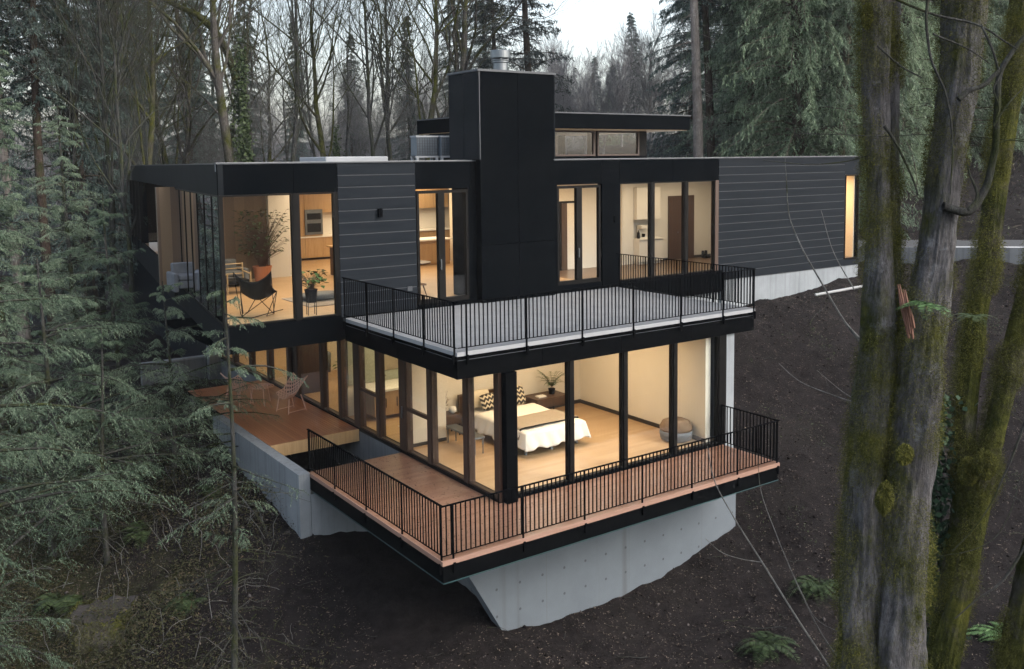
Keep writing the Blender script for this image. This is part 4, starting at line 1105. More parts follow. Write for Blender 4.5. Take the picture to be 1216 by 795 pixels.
def conifer(name, seed, Ht, Rm, nb, twigs, leaves, ll, lw, leafm, barkm, base=.05, droop=.35, rise=.15, tr=.30, shape=.85, gap=.25, lean=.0, twl=.42, dead=0, hang=.55, irr=0):
    """conifer crown as drooping sprays on whorled boughs; returns trunk mesh and crown mesh, base at the origin"""
    rg = np.random.RandomState(seed)
    zf = np.sort(rg.uniform(base, .985, nb)); az = np.arange(nb) * 2.39996 + rg.normal(0, .35 + irr, nb)
    Lb = Rm * np.power(1 - zf, shape) * rg.uniform(.55 - .25 * irr, 1.12 + .25 * irr, nb) * (1 - gap * (np.sin(az * 1.0 + seed) > .4)) + .15
    swayx = lambda z: lean * z + .012 * Ht * np.sin(z / Ht * 4 + seed)
    org = np.stack([swayx(zf * Ht), .01 * Ht * np.cos(zf * 5 + seed), zf * Ht], 1)
    dirh = np.stack([np.cos(az), np.sin(az), np.zeros(nb)], 1); perp = np.stack([-np.sin(az), np.cos(az), np.zeros(nb)], 1)
    bend = rg.normal(0, .18 + .22 * irr, nb); dr = droop * rg.uniform(.6 - .5 * irr, 1.4 + .5 * irr, nb); rs = rise * rg.uniform(.2, 1.6, nb)
    def bp(u):   # (nb,k) -> (nb,k,3)
        q = org[:, None] + dirh[:, None] * (Lb[:, None] * u)[..., None] + perp[:, None] * (Lb[:, None] * bend[:, None] * u * u)[..., None]
        q[..., 2] += Lb[:, None] * (rs[:, None] * u - dr[:, None] * u * u)
        return q
    u = np.clip((np.arange(twigs)[None] + rg.uniform(0, 1, (nb, twigs))) / twigs, 0, 1) * .86 + .14
    tone = rg.uniform(0, 1, nb)
    P = bp(u); T = unit(bp(np.minimum(u + .02, 1.02)) - P)
    side = np.where(rg.uniform(0, 1, (nb, twigs)) < .5, -1., 1.)
    td = unit(perp[:, None] * side[..., None] * rg.uniform(.5, 1.1, (nb, twigs, 1)) + T * rg.uniform(.5, 1.0, (nb, twigs, 1)) + np.array([0, 0, -1.0]) * rg.uniform(.0, hang, (nb, twigs, 1)))
    tl = Lb[:, None] * twl * (1.05 - .75 * u) * rg.uniform(.5, 1.2, (nb, twigs)) + ll * .5
    w = (np.arange(leaves)[None, None] + rg.uniform(0, 1, (nb, twigs, leaves))) / leaves
    C = P[:, :, None] + td[:, :, None] * (tl[..., None] * w)[..., None]
    C[..., 2] -= (tl[..., None] * w * w * .35)
    C += rg.normal(0, ll * .14, C.shape)
    D = td[:, :, None] * .9 + rg.normal(0, .5 + .25 * irr, C.shape); D[..., 2] -= .25 + .5 * irr
    keep = rg.uniform(0, 1, C.shape[:3]) < .93
    if irr:   # gaps: parts of a bough are bare
        keep &= (np.sin(u * 9 + tone[:, None] * 40) > -.72)[..., None]
    c = C[keep]; d = D[keep]; n = len(c)
    v, f = leaf_quads(c, d, ll * rg.uniform(.6, 1.3, n), lw * rg.uniform(.6, 1.3, n), rg)
    crown = npmesh(name + '_crown', v, f, leafm)
    zz = np.linspace(-1.2, Ht * .985, 26)
    tp = np.stack([swayx(np.maximum(zz, 0)), .01 * Ht * np.cos(np.maximum(zz, 0) / Ht * 5 + seed), zz], 1)
    rad = tr * np.power(np.clip(1 - zz / Ht, .01, 1.05), .8) + .015; rad[:2] *= 1.2
    polys = [(tp, rad)]
    kk = np.linspace(0, 1, 5)[None].repeat(nb, 0); BP = bp(kk)
    small = []
    for i in range(0, nb):
        small.append((BP[i], np.linspace(.010 + .012 * Lb[i], .004, 5)))
    for i in range(dead):
        z = rg.uniform(.05, .6) * Ht; a = rg.uniform(0, 6.28); L = rg.uniform(.25, .6) * Rm
        p0 = np.array([float(swayx(z)), .01 * Ht * math.cos(z / Ht * 5 + seed), z]); k5 = np.linspace(0, 1, 6)[:, None]
        dd = np.array([math.cos(a), math.sin(a), -.15]); q = p0 + dd * L * k5 + np.array([0, 0, -.25]) * L * k5 ** 2 + rg.normal(0, .04 * L, (6, 3)) * k5
        small.append((q, np.linspace(.014, .003, 6)))
        for s in range(5):
            uu = rg.uniform(.3, .95); q0 = p0 + dd * L * uu + np.array([0, 0, -.25]) * L * uu * uu
            small.append((q0 + (rg.normal(0, .5, 3) + dd * .4) * L * .3 * np.linspace(0, 1, 3)[:, None], np.array([.006, .004, .002])))
    v1, f1 = tubes_np(polys, 12); v2, f2 = tubes_np(small, 4)
    trunk = smooth_me(npmesh(name + '_trunk', np.concatenate([v1, v2]), np.concatenate([f1, f2 + len(v1)]), barkm))
    return trunk, crown

def bare_tree(name, seed, Ht, tr, barkm, levels=5, fork=.45, spread=.55, up=.35, nchild=(5, 4, 4, 3, 3), wig=.10, twig=.006, lean=(0, 0), start=None):
    """leafless tree: trunk mesh and limb mesh, base at the origin"""
    rg = np.random.RandomState(seed)
    trunkp = []; limbs = []; twigs = []
    def grow(p, d, L, r, lev, first=False):
        k = 9 if first else (6 if lev < 3 else 4)
        pts = [p]; q = p.copy(); dd = d.copy()
        for i in range(k - 1):
            dd = unit((dd + rg.normal(0, wig * (.45 if first else 1), 3) + np.array([0, 0, up * .12 * (0 if first else 1)]))[None])[0]
            q = q + dd * L / (k - 1); pts.append(q)
        pts = np.array(pts); rr = np.linspace(r, r * (.35 if lev < levels - 1 else .3), k)
        if first: pts[0] -= d * 1.2; rr[0] *= 1.25
        (trunkp if first else (limbs if lev < 3 else twigs)).append((pts, np.maximum(rr, twig * .7)))
        if lev >= levels - 1: return
        n = nchild[min(lev, len(nchild) - 1)]; n = max(1, n + rg.randint(-1, 2))
        for c in range(n):
            u = rg.uniform(fork if first else .25, 1.0) if c else 1.0
            i = min(int(u * (k - 1)), k - 2); w = u * (k - 1) - i
            bp_ = pts[i] * (1 - w) + pts[i + 1] * w; td = unit((pts[i + 1] - pts[i])[None])[0]
            a = rg.normal(0, 1, 3); a = unit((a - td * (a @ td))[None])[0]
            sp = spread * rg.uniform(.5, 1.25) * (.5 if c == 0 else 1)
            nd = unit((td + a * sp + np.array([0, 0, up * .3]))[None])[0]
            rl = rr[i] * (.75 if c == 0 else rg.uniform(.35, .6))
            grow(bp_, nd, L * rg.uniform(.42, .66) * (1.0 if not first else .9), max(rl, twig), lev + 1)
    grow(np.zeros(3), unit(np.array([[lean[0], lean[1], 1.0]]))[0], Ht * .62, tr, 0, True)
    v, f = tubes_np(trunkp, 14); trunk = smooth_me(npmesh(name + '_trunk', v, f, barkm))
    v1, f1 = tubes_np(limbs, 6); v2, f2 = tubes_np(twigs, 3)
    crown = smooth_me(npmesh(name + '_limbs', np.concatenate([v1, v2]), np.concatenate([f1, f2 + len(v1)]), barkm))
    return trunk, crown

def stand(px, d, dz=0):
    """ground point in the direction of a pixel column, d metres out"""
    p = at(px, 202, d); return Vector((p.x, p.y, ground_z(p.x, p.y) + dz))

def tree(name, meshes, loc, label, group=None, rz=0, s=1.0, cat='tree', crown='crown', sz=None):
    t = thing(name, loc, label, cat, group, rz); t.scale = (s, s, sz or s)
    mobj('trunk', meshes[0], t); mobj(crown, meshes[1], t)
    return t

moss = ((.030, .036, .008), (.085, .085, .018))
moss_d = ((.022, .028, .010), (.05, .058, .018))
bark_g = mat_bark('grey mossy bark', (0.1187, 0.11, 0.1025), (0.0625, 0.05625, 0.0525), moss, .46)
bark_m = mat_bark('very mossy bark', (.075, .068, .058), (.04, .036, .03), moss, .54)
bark_d = mat_bark('dark alder bark', (0.07141, 0.07184, 0.06869), (0.03809, 0.03849, 0.03758), moss_d, .47)
bark_c = mat_bark('conifer bark', (0.1105, 0.0884, 0.0728), (0.0585, 0.0468, 0.039), moss_d, .42)
bark_r = mat_bark('reddish fir bark', (0.06076, 0.04284, 0.03276), (0.03255, 0.02419, 0.01966), moss_d, .40)
bark_p = mat_bark('pale conifer bark', (0.26, 0.234, 0.2145), (0.156, 0.1365, 0.1235), moss_d, .36)
lf_dark = mat_leaf('dark conifer needles', trans=.35, cs=[(0.0207, 0.0345, 0.0299), (0.0713, 0.1035, 0.092), (0.138, 0.184, 0.161)])
lf_cedar = mat_leaf('cedar sprays', trans=.4, cs=[(0.03058, 0.05018, 0.03293), (0.1352, 0.1857, 0.127), (0.294, 0.3763, 0.2705)])
lf_cedar2 = mat_leaf('bright cedar sprays', trans=.4, cs=[(0.03366, 0.05808, 0.03366), (0.1571, 0.2178, 0.1346), (0.3254, 0.4114, 0.2805)])
lf_fir = mat_leaf('blue green fir needles', trans=.4, cs=[(0.02957, 0.05175, 0.03219), (0.1035, 0.1525, 0.1012), (0.2735, 0.3337, 0.2358)])
lf_pine = mat_leaf('greyish pine needles', trans=.35, cs=[(.035, .045, .042), (.060, .072, .066), (.085, .098, .09)])
lf_pale = mat_leaf('pale blossom', [(.25, .26, .27), (.40, .41, .42), (.55, .56, .57)])
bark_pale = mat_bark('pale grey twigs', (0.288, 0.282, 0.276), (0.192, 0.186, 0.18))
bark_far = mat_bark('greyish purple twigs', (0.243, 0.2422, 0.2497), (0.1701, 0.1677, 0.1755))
bark_mid = mat_bark('grey brown twigs', (0.1723, 0.1722, 0.1668), (0.1127, 0.1119, 0.1088), moss_d, .40)

# ---- stand of tall conifers right of the house
K1 = conifer('cedar_a', 11, 27, 4.6, 380, 24, 17, .24, .042, lf_cedar, bark_c, hang=1.4, base=.02, droop=.5, rise=.25, tr=.36, shape=.6, twl=.30)
K2 = conifer('cedar_b', 23, 25, 5.0, 380, 24, 17, .22, .040, lf_cedar2, bark_c, hang=1.5, base=.02, droop=.62, rise=.3, tr=.34, shape=.55, twl=.30)
K3 = conifer('fir_a', 37, 30, 4.4, 300, 22, 15, .24, .045, lf_dark, bark_c, hang=.8, base=.06, droop=.3, rise=.1, tr=.32, shape=.65, twl=.30, dead=40)
K4 = conifer('fir_tall', 41, 32, 3.6, 150, 18, 13, .26, .05, lf_dark, bark_p, base=.45, droop=.3, rise=.1, tr=.26, shape=.6, twl=.3, dead=70)
K6 = conifer('fir_red', 43, 32, 3.6, 150, 16, 11, .3, .075, lf_dark, bark_r, base=.40, droop=.3, rise=.1, tr=.26, shape=.6, twl=.3, dead=70)
conifers = [
 (828, 60, K3, 'dark conifer at the left edge of the evergreen stand, against the sky gap', 'conifer', .3, 1.05),
 (822, 47, K4, 'tall bare-stemmed conifer with a pale straight trunk, right of the upper roof end', 'conifer', 1.2, 1.0),
 (838, 50, K6, 'tall reddish conifer stem just right of the pale trunk beyond the roof', 'conifer', 2.9, .9),
 (872, 66, K3, 'dark conifer behind the two bare conifer stems', 'conifer', 4.1, 1.1),
 (893, 50, K1, 'drooping green cedar rising behind the flat roof, left of the brightest cedar', 'cedar', .7, 1.0),
 (940, 46, K2, 'brightest drooping cedar directly behind the dark siding wing', 'cedar', 2.2, 1.0),
 (985, 52, K1, 'green cedar between the brightest cedar and the big mossy trunks', 'cedar', 3.6, 1.05),
 (918, 66, K3, 'dark tall conifer behind the drooping cedars', 'conifer', .2, 1.15),
 (905, 62, K2, 'slender cedar behind and between the two left cedars', 'cedar', 1.9, 1.1),
 (962, 58, K3, 'dark conifer filling the gap between the bright cedar and its right neighbour', 'conifer', 2.9, 1.0),
 (1003, 45, K1, 'cedar nearest the lit end window, above the end of the dark siding', 'cedar', 5.6, .85),
 (1022, 60, K2, 'cedar partly hidden by the left mossy foreground trunk', 'cedar', 5.0, 1.0),
]
for px, d, k, lab, cat, rz, s in conifers: tree('tall_' + cat, k, stand(px, d), lab, 'tall evergreens right of the house', rz, s, cat)
for px, d, k, rz, s in ((1075, 66, K3, .4, 1), (1110, 62, K1, 1.5, .95), (1150, 70, K2, 2.6, 1), (1200, 64, K3, 3.3, 1), (1250, 60, K1, .9, 1), (1095, 82, K3, 5, 1.1), (1178, 84, K1, 2, 1.1), (970, 74, K3, 1, 1.1), (1035, 80, K1, 4, 1.2), (1060, 52, K2, 2.2, .9), (1130, 54, K1, 3.1, .9), (1088, 58, K3, .6, .95), (1215, 55, K2, 4.4, .9)):
    tree('tall_conifer', k, stand(px, d), 'evergreen standing in the gaps beyond the driveway and mossy foreground trunks', 'evergreens beyond the driveway', rz, s, 'conifer')

# ---- dark conifers at the upper left
for px, d, k, lab, rz, s in (
 (14, 44, K4, 'straight grey conifer trunk at the far left edge of the view', .5, .95),
 (54, 43, K6, 'straight reddish conifer trunk left of the house, rising out of fir boughs', 2.0, .9),
 (95, 46, K3, 'dark conifer right of the reddish trunk in the upper left', 3.1, 1.0),
 (140, 60, K3, 'dark conifer behind the leaning mossy maples at the upper left', .9, 1.05),
 (-25, 44, K3, 'dark conifer cut off by the left edge of the view', 1.9, 1.0),
 (222, 66, K3, 'dark conifer left of the ivy-clad trunk', 4.4, .95)):
    tree('dark_conifer', k, stand(px, d), lab, 'dark conifers at the upper left', rz, s, 'conifer')
K5 = conifer('pine', 53, 26, 5.2, 150, 15, 8, .42, .07, lf_pine, bark_c, base=.18, droop=.22, rise=.28, tr=.32, shape=.75, twl=.30, dead=40)
tree('grey_pine', K5, stand(630, 66), 'feathery grey pine standing behind the chimney', None, .4, 1.0, 'pine')
tree('grey_pine', K5, stand(585, 74), 'smaller feathery grey pine left of the chimney flue', None, 2.4, .85, 'pine')

# ---- leafless trees behind the left roof
B1 = bare_tree('alder_a', 3, 25, .16, bark_d, 5, fork=.30, spread=.75, up=.35, nchild=(13, 6, 5, 4), twig=.0055, wig=.13)
B2 = bare_tree('alder_b', 8, 27, .18, bark_d, 5, fork=.34, spread=.65, up=.5, nchild=(13, 6, 5, 4), lean=(.06, 0), twig=.0055, wig=.13)
B3 = bare_tree('maple_a', 15, 25, .32, bark_g, 5, fork=.30, spread=.80, up=.4, nchild=(10, 6, 5, 4), twig=.0055, wig=.16)
B4 = bare_tree('maple_b', 19, 24, .26, bark_m, 5, fork=.28, spread=.75, up=.45, nchild=(10, 6, 5, 4), lean=(.10, .05), twig=.0055, wig=.16)
B5 = bare_tree('sapling', 27, 10, .06, bark_mid, 5, fork=.15, spread=.75, up=.4, nchild=(11, 6, 5, 4), twig=.0055, wig=.15)
big = [
 (283, 53, B3, 'mossy_maple', 'largest mossy maple trunk behind the left roof, with ivy climbing its right side', .4, 1.15),
 (182, 50, B4, 'mossy_maple', 'mossy maple with twisted stems behind the far end of the left roof', 1.7, 1.0),
 (205, 58, B4, 'mossy_maple', 'mossy maple just right of the twisted stems', 4.0, 1.0),
 (508, 55, B4, 'mossy_maple', 'green mossy trunk standing left of the air conditioners', .9, 1.0),
 (530, 57, B3, 'mossy_maple', 'green mossy trunk directly left of the chimney', 2.6, 1.0),
 (345, 56, B2, 'alder', 'dark straight alder right of the ivy-clad maple', .2, 1.0),
 (395, 60, B4, 'mossy_maple', 'leaning mossy maple in the middle of the leafless thicket', 3.3, .95),
 (440, 58, B1, 'alder', 'tall slim alder against the bright sky above the roof hatch', 5.2, 1.05),
 (465, 64, B2, 'alder', 'slim alder right of the bright sky gap above the roof hatch', 1.1, 1.0),
]
big_objs = [tree(nm, k, stand(px, d), lab, 'large leafless trees behind the left roof', rz, s, 'tree', 'limbs') for px, d, k, nm, lab, rz, s in big]
rgp = random.Random(21)
for i in range(12):
    px = 130 + i * 36 + rgp.uniform(-7, 7); d = rgp.uniform(56, 84)
    if px > 560: continue
    tree('bare_tree', rgp.choice([B1, B2, B1, B2, B3, B4]), stand(px, d), 'slender leafless tree in the thicket behind the left roof', 'leafless thicket behind the left roof', rgp.uniform(0, 6.28), rgp.uniform(.75, 1.05), 'tree', 'limbs')
for i in range(14):
    px = 100 + i * 33 + rgp.uniform(-8, 8); d = rgp.uniform(54, 75)
    tree('bare_sapling', B5, stand(px, d), 'thin leafless sapling filling the thicket behind the left roof', 'saplings behind the left roof', rgp.uniform(0, 6.28), rgp.uniform(.8, 1.25), 'sapling', 'limbs')
for i in range(6):
    px = 60 + i * 18 + rgp.uniform(-5, 5); d = rgp.uniform(36, 48)
    tree('bare_tree', rgp.choice([B1, B2]), stand(px, d), 'slender leafless tree left of the west glass wall', 'leafless trees left of the house', rgp.uniform(0, 6.28), rgp.uniform(.7, .95), 'tree', 'limbs')
# mossy limb of the largest maple arching up to the left
P0 = [np.array(at(x, y, 52.6)) for x, y in ((281, 95), (270, 62), (258, 40), (235, 18), (212, 8), (188, -4), (160, -20))]
pl = [(np.array(P0), np.linspace(.24, .10, 7))]
for k in (2, 3, 4, 5):
    for sgn in (-1, 1): pl.append((np.array([P0[k] + np.array([sgn * .3 * q, 0, .5 * q + .1 * q * q * sgn]) for q in range(5)]), np.linspace(.05, .01, 5)))
v, f = tubes_np(pl, 8); lb = np.array(big_objs[0].location)
c_, s_ = math.cos(-.4), math.sin(-.4); v = v - lb; v = np.stack([v[:, 0] * c_ - v[:, 1] * s_, v[:, 0] * s_ + v[:, 1] * c_, v[:, 2]], 1) / 1.15
mobj('limb', smooth_me(npmesh('limb', v, f, bark_m)), big_objs[0])
for px, d, rz, sc_ in ((128, 68, .3, .8), (165, 76, 1.3, .9), (236, 72, 2.2, .75), (300, 84, 3.1, .75), (352, 92, .8, .6), (420, 98, 1.9, .55), (488, 90, 2.9, .55), (545, 86, 4.4, .75), (575, 96, 5.1, .8)):
    tree('mid_conifer', K3, stand(px, d), 'dark green conifer half seen through the leafless thicket', 'conifers behind the leafless thicket', rz, sc_, 'conifer')
# ivy on the largest maple
def ivy_on(px, d, z0, z1, n, seed, r=.5, side=1):
    rg = np.random.RandomState(seed); b = stand(px, d)
    a = rg.normal(0, .9, n); z = z0 + (z1 - z0) * rg.beta(1, 1.9, n); a += .5 * np.sin(z * 1.7); rr = r * (1 - .45 * (z - z0) / (z1 - z0)) + np.abs(rg.normal(0, .18, n))
    to = np.array([RT.x * side, RT.y * side]); ba = math.atan2(to[1], to[0]) + a
    c = np.stack([rr * np.cos(ba), rr * np.sin(ba), z], 1)
    dd = rg.normal(0, 1, (n, 3)); dd[:, 2] -= 1
    return leaf_quads(c, dd, .16, .15, rg, 1.5)
ivym = mat_leaf('ivy leaves', [(.016, .028, .012), (.034, .052, .020), (.055, .078, .032)])
v, f = ivy_on(283, 53, 2.5, 12, 4200, 5, .42)
mobj('ivy', npmesh('ivy', v, f, ivym), big_objs[0])
v, f = ivy_on(395, 60, 1, 8, 3000, 6, .4, -1)
mobj('ivy', npmesh('ivy', v, f, ivym), big_objs[6])
# ---- the gap right of the chimney: pale far trees
B6 = bare_tree('pale_tree', 33, 15, .22, bark_pale, 5, fork=.12, spread=.6, up=.5, nchild=(14, 7, 6, 5), twig=.014)
tree('pale_tree', B6, stand(772, 84), 'frosty pale leafless tree above the end of the upper roof', None, .3, .72, 'tree', 'limbs')
B7 = bare_tree('grey_tree', 35, 15, .2, bark_far, 5, fork=.12, spread=.6, up=.5, nchild=(14, 7, 6, 5), twig=.014)
for px, d, rz, s in ((672, 86, .1, .62), (695, 92, 1.3, .66), (716, 84, 2.2, .55), (738, 96, 3.3, .7), (662, 100, 4.1, .8), (757, 104, 5.2, .75)):
    tree('grey_tree', B7, stand(px, d), 'greyish leafless tree in the valley between chimney and tall conifers', 'grey trees in the valley gap', rz, s, 'tree', 'limbs')
tree('far_conifer', K3, stand(748, 150, -3), 'dark pointed conifer on the skyline in the sky gap', None, .4, .82, 'conifer')
tree('far_conifer', K1, stand(726, 120, -4), 'small green conifer below the pointed skyline conifer', None, .4, .55, 'conifer')
tree('far_conifer', K3, stand(706, 165, -4), 'smaller dark conifer left of the pointed skyline conifer', None, 1.4, .68, 'conifer')

# ---- the far wooded slopes, one mass
def merge_far(name, specs, label, mats):
    """specs: (mesh, location, rz, scale, material slot)"""
    Vs = []; Fs = []; Ms = []; b = 0; k = None
    for me, loc, rz, s, mi, frac in specs:
        n = len(me.vertices); v = np.empty(n * 3, np.float32); me.vertices.foreach_get('co', v); v = v.reshape(-1, 3)
        f = np.empty(len(me.loops), np.int32); me.loops.foreach_get('vertex_index', f); f = f.reshape(-1, 4)
        if frac < 1:
            rg = np.random.RandomState(int(abs(loc[0] * 7) + 1)); kk = rg.uniform(0, 1, len(f)) < frac; f = f[kk]
            u, inv = np.unique(f, return_inverse=True); v = v[u]; f = inv.reshape(-1, 4)
        c, sn = math.cos(rz), math.sin(rz)
        v = np.stack([v[:, 0] * c - v[:, 1] * sn, v[:, 0] * sn + v[:, 1] * c, v[:, 2]], 1) * s + np.array(loc)
        Vs.append(v); Fs.append(f + b); b += len(v); Ms.append(np.full(len(f), mi, np.int32))
    me = npmesh(name, np.concatenate(Vs), np.concatenate(Fs), mats)
    me.polygons.foreach_set('material_index', np.concatenate(Ms))
    return tag(mobj(name, me), label, kind='stuff')
specs = []
for i in range(84):
    px = -60 + i * 11 + rgp.uniform(-6, 6); d = rgp.uniform(84, 165); l = stand(px, d)
    if rgp.random() < .55: specs.append((K3[1], l, rgp.uniform(0, 6), rgp.uniform(.22, .42), 0, .3))
    else: specs.append((B7[1], l, rgp.uniform(0, 6), rgp.uniform(.55, .85), 1, .4))
for i in range(26):
    px = 680 + i * 26; d = rgp.uniform(95, 140); l = stand(px, d)
    if px < 800: specs.append((B7[1], l, rgp.uniform(0, 6), rgp.uniform(.4, .55), 1, .5))
    else: specs.append((K3[1], l, rgp.uniform(0, 6), rgp.uniform(.8, 1.0), 0, .35))
merge_far('far_wood', specs, 'grey wooded slopes far behind the house', [lf_pine, bark_far])
# unseen woods added behind the camera to keep bright sky out of reflections
specs = []
for i in range(30):
    a = R(158 + i * 5.6); r = rgp.uniform(27, 44); x, y = -8 + r * math.cos(a), -14 + r * math.sin(a)
    specs.append((rgp.choice([K1, K3])[1], (x, y, ground_z(x, y)), rgp.uniform(0, 6), rgp.uniform(.9, 1.15), 0, .14))
merge_far('sky_blocking_woods', specs, 'unseen conifer woods added behind the viewer to block sky reflections', [lf_dark])
# ---- young firs on the near left
def near_fir(name, seed, Ht, Rm, nb, tw, lv, m=lf_fir, **k):
    return conifer(name, seed, Ht, Rm, nb, tw, lv, k.pop('ll', .10), k.pop('lw', .022), m, k.pop('bark', bark_d), base=k.pop('base', .04), droop=k.pop('droop', .34), rise=.30, tr=k.pop('tr', .10), shape=.62, twl=.36, gap=.45, **k)
F0 = near_fir('hemlock', 59, 21, 5.4, 170, 56, 26, base=.05, dead=40, ll=.10, lw=.017, droop=.26, hang=.5, irr=.9, tr=.24)
F1 = near_fir('young_fir_a', 61, 11, 4.4, 70, 60, 30, dead=30, ll=.075, lw=.014, droop=.22, hang=.55, irr=.8)
F2 = near_fir('young_fir_b', 67, 9, 4.4, 54, 60, 30, base=.10, dead=40, ll=.075, lw=.014, droop=.22, hang=.55, irr=1)
F3 = near_fir('thin_fir', 71, 9.6, 2.8, 24, 26, 20, base=.42, dead=40, tr=.06, ll=.06, lw=.010, irr=1, hang=.7, droop=.35)
def fir(px, py_top, d, k, Ht, label, rz, crown='crown', w=1.25):
    """place so that the tip shows at py_top"""
    p = at(px, py_top, d); g = ground_z(p.x, p.y); s = max(.35, (p.z - g) / Ht)
    return tree('young_fir', k, Vector((p.x, p.y, g)), label, 'young firs left of the house', rz, min(s, w), 'fir', crown, sz=s)
fir(-15, 30, 25, F0, 21, 'tall drooping hemlock at the left edge of the view', .4, w=.78)
fir(70, 120, 33, F0, 21, 'drooping hemlock left of the far end of the west wing', 2.1, w=.70)
fir(-85, 200, 18, F1, 11, 'young fir cut off by the left edge, nearest the viewer', 1.0)
fir(126, 225, 29, F1, 11, 'young fir left of the west parapet', 3.4, w=1.0)
fir(45, 300, 23, F2, 9, 'low young fir in front of the drooping hemlocks', 5.0)
fir(196, 330, 25, F2, 9, 'young fir in front of the low concrete wall', 4.2, w=1.15)
fir(262, 335, 16.5, F3, 9.6, 'thin sparse fir with a bare mossy stem in front of the concrete side wall', 2.7)
fir(115, 385, 22.5, F2, 9, 'smallest young fir among the undergrowth', .2)
# ------------------------------------------------------------------ the big mossy maples in the right foreground
bark_near = mat_bark('rough maple bark', (0.158, 0.1554, 0.162), (0.07373, 0.07116, 0.07403), moss, .45, scale=2.6, mscale=1.3)
bark_near_m = mat_bark('maple bark under thick moss', (0.1026, 0.09288, 0.08424), (0.054, 0.0486, 0.0432), moss, .56, scale=2.6, mscale=1.1)
moss_m = mat_leaf('moss tufts', [(.020, .022, .008), (.055, .058, .016), (.17, .165, .035)], rough=.9, spec=.1, rnd=.45)

def px_stem(spec, d0, d1):
    """(px, py, half width px) rows -> points and radii, the stem standing d0..d1 m from the viewer"""
    P = []; Rr = []
    for i, (px, py, hw) in enumerate(spec):
        d = d0 + (d1 - d0) * i / (len(spec) - 1); P.append(np.array(at(px, py, d))); Rr.append(hw / F_PX * d)
    P = np.array(P); Rr = np.array(Rr)
    # run on down into the ground
    low = P[-1]; g = ground_z(low[0], low[1]); dirn = unit((P[-1] - P[-2])[None])[0]
    n = 6
    for k in range(1, n + 1):
        z = low[2] + (g - .5 - low[2]) * k / n
        P = np.vstack([P, [low[0] + dirn[0] * (low[2] - z) * .25, low[1] + dirn[1] * (low[2] - z) * .25, z]]); Rr = np.append(Rr, Rr[len(spec) - 1] * (1 + .45 * (k / n) ** 2))
    return P, Rr

def resample(P, Rr, step):
    t = np.concatenate([[0], np.cumsum(np.linalg.norm(np.diff(P, axis=0), axis=1))]); n = max(4, int(t[-1] / step)); q = np.linspace(0, t[-1], n)
    # smooth through the rows
    def cub(a):
        m = np.gradient(a, t); i = np.clip(np.searchsorted(t, q) - 1, 0, len(t) - 2); h = t[i + 1] - t[i]; u = (q - t[i]) / h
        return (2*u**3 - 3*u**2 + 1) * a[i] + (u**3 - 2*u**2 + u) * h * m[i] + (-2*u**3 + 3*u**2) * a[i+1] + (u**3 - u**2) * h * m[i+1]
    return np.stack([cub(P[:, k]) for k in range(3)], 1), np.maximum(cub(Rr), .003)

def stem_mesh(name, P, Rr, m, seed, step=.045, n=72, rough=.12, lump=.17):
    P, Rr = resample(P, Rr, step); k = len(P)
    t = np.gradient(P, axis=0); t = unit(t); ref = np.array([1.0, 0, 0]); a = unit(ref - t * (t @ ref)[:, None]); b = np.cross(t, a)
    ang = np.arange(n) * 2 * math.pi / n
    N = a[:, None] * np.cos(ang)[None, :, None] + b[:, None] * np.sin(ang)[None, :, None]
    V = np.empty((k, n, 3)); l = np.arange(k) * step
    for i in range(k):
        for j in range(n):
            c, s = math.cos(ang[j]), math.sin(ang[j])
            w = 1 + lump * mnoise.noise(Vector((c * 1.3 + seed, s * 1.3, l[i] * 1.15))) * 1.4 + rough * mnoise.noise(Vector((c * 9, s * 9 + seed, l[i] * 1.6))) + rough * .6 * mnoise.noise(Vector((c * 20, s * 20 + seed, l[i] * 6)))
            V[i, j] = P[i] + N[i, j] * Rr[i] * w
    idx = np.arange(k - 1)[:, None] * n + np.arange(n)[None]; idj = np.arange(k - 1)[:, None] * n + (np.arange(n)[None] + 1) % n
    F = np.stack([idx, idj, idj + n, idx + n], -1).reshape(-1, 4)
    return V, N, F, P, Rr

def moss_tufts(V, N, amt, seed, per=10, ln=.020, side=None, lo=0, hi=None):
    rg = np.random.RandomState(seed); k, n, _ = V.shape; hi = hi or k
    C = []; D = []
    for i in range(lo, hi):
        for j in range(n):
            v = V[i, j]; f = mnoise.fractal(Vector((v[0] * 2.2, v[1] * 2.2, v[2] * 1.1)) + Vector((seed, 0, 0)), .9, 2.1, 5)
            if side is not None: f += .32 * float(N[i, j] @ side)
            if f > amt:
                q = min(1, (f - amt) * 2.2); cnt = rg.poisson(per * (.25 + 1.2 * q))
                if cnt:
                    C.append(v + rg.normal(0, .022, (cnt, 3)) + N[i, j] * rg.uniform(0, .075 * q + .006, (cnt, 1))); D.append(N[i, j] + rg.normal(0, .7, (cnt, 3)) + np.array([0, 0, -.5]))
    if not C: return None
    c = np.concatenate(C); d = np.concatenate(D); m = len(c)
    return leaf_quads(c, d, ln * rg.uniform(.5, 1.6, m), ln * .22, rg, 1.5)

def clump(c, r, n, seed, ln=.026):
    rg = np.random.RandomState(seed); n = n * 5; d = unit(rg.normal(0, 1, (n, 3))); lump_ = np.array([1 + .22 * mnoise.noise(Vector(q * 2.2) + Vector((seed, 0, 0))) for q in d])[:, None]; c = np.array(c) + d * np.array(r) * .85 * lump_ * (rg.uniform(.5, 1.0, (n, 1)) ** .35)
    return leaf_quads(c, d + rg.normal(0, .5, (n, 3)) + np.array([0, 0, -.6]), ln * rg.uniform(.5, 1.5, n), ln * .22, rg, 1.5)

def joinq(parts):
    V = []; F = []; b = 0
    for v, f in parts: V.append(v); F.append(f + b); b += len(v)
    return np.concatenate(V), np.concatenate(F)

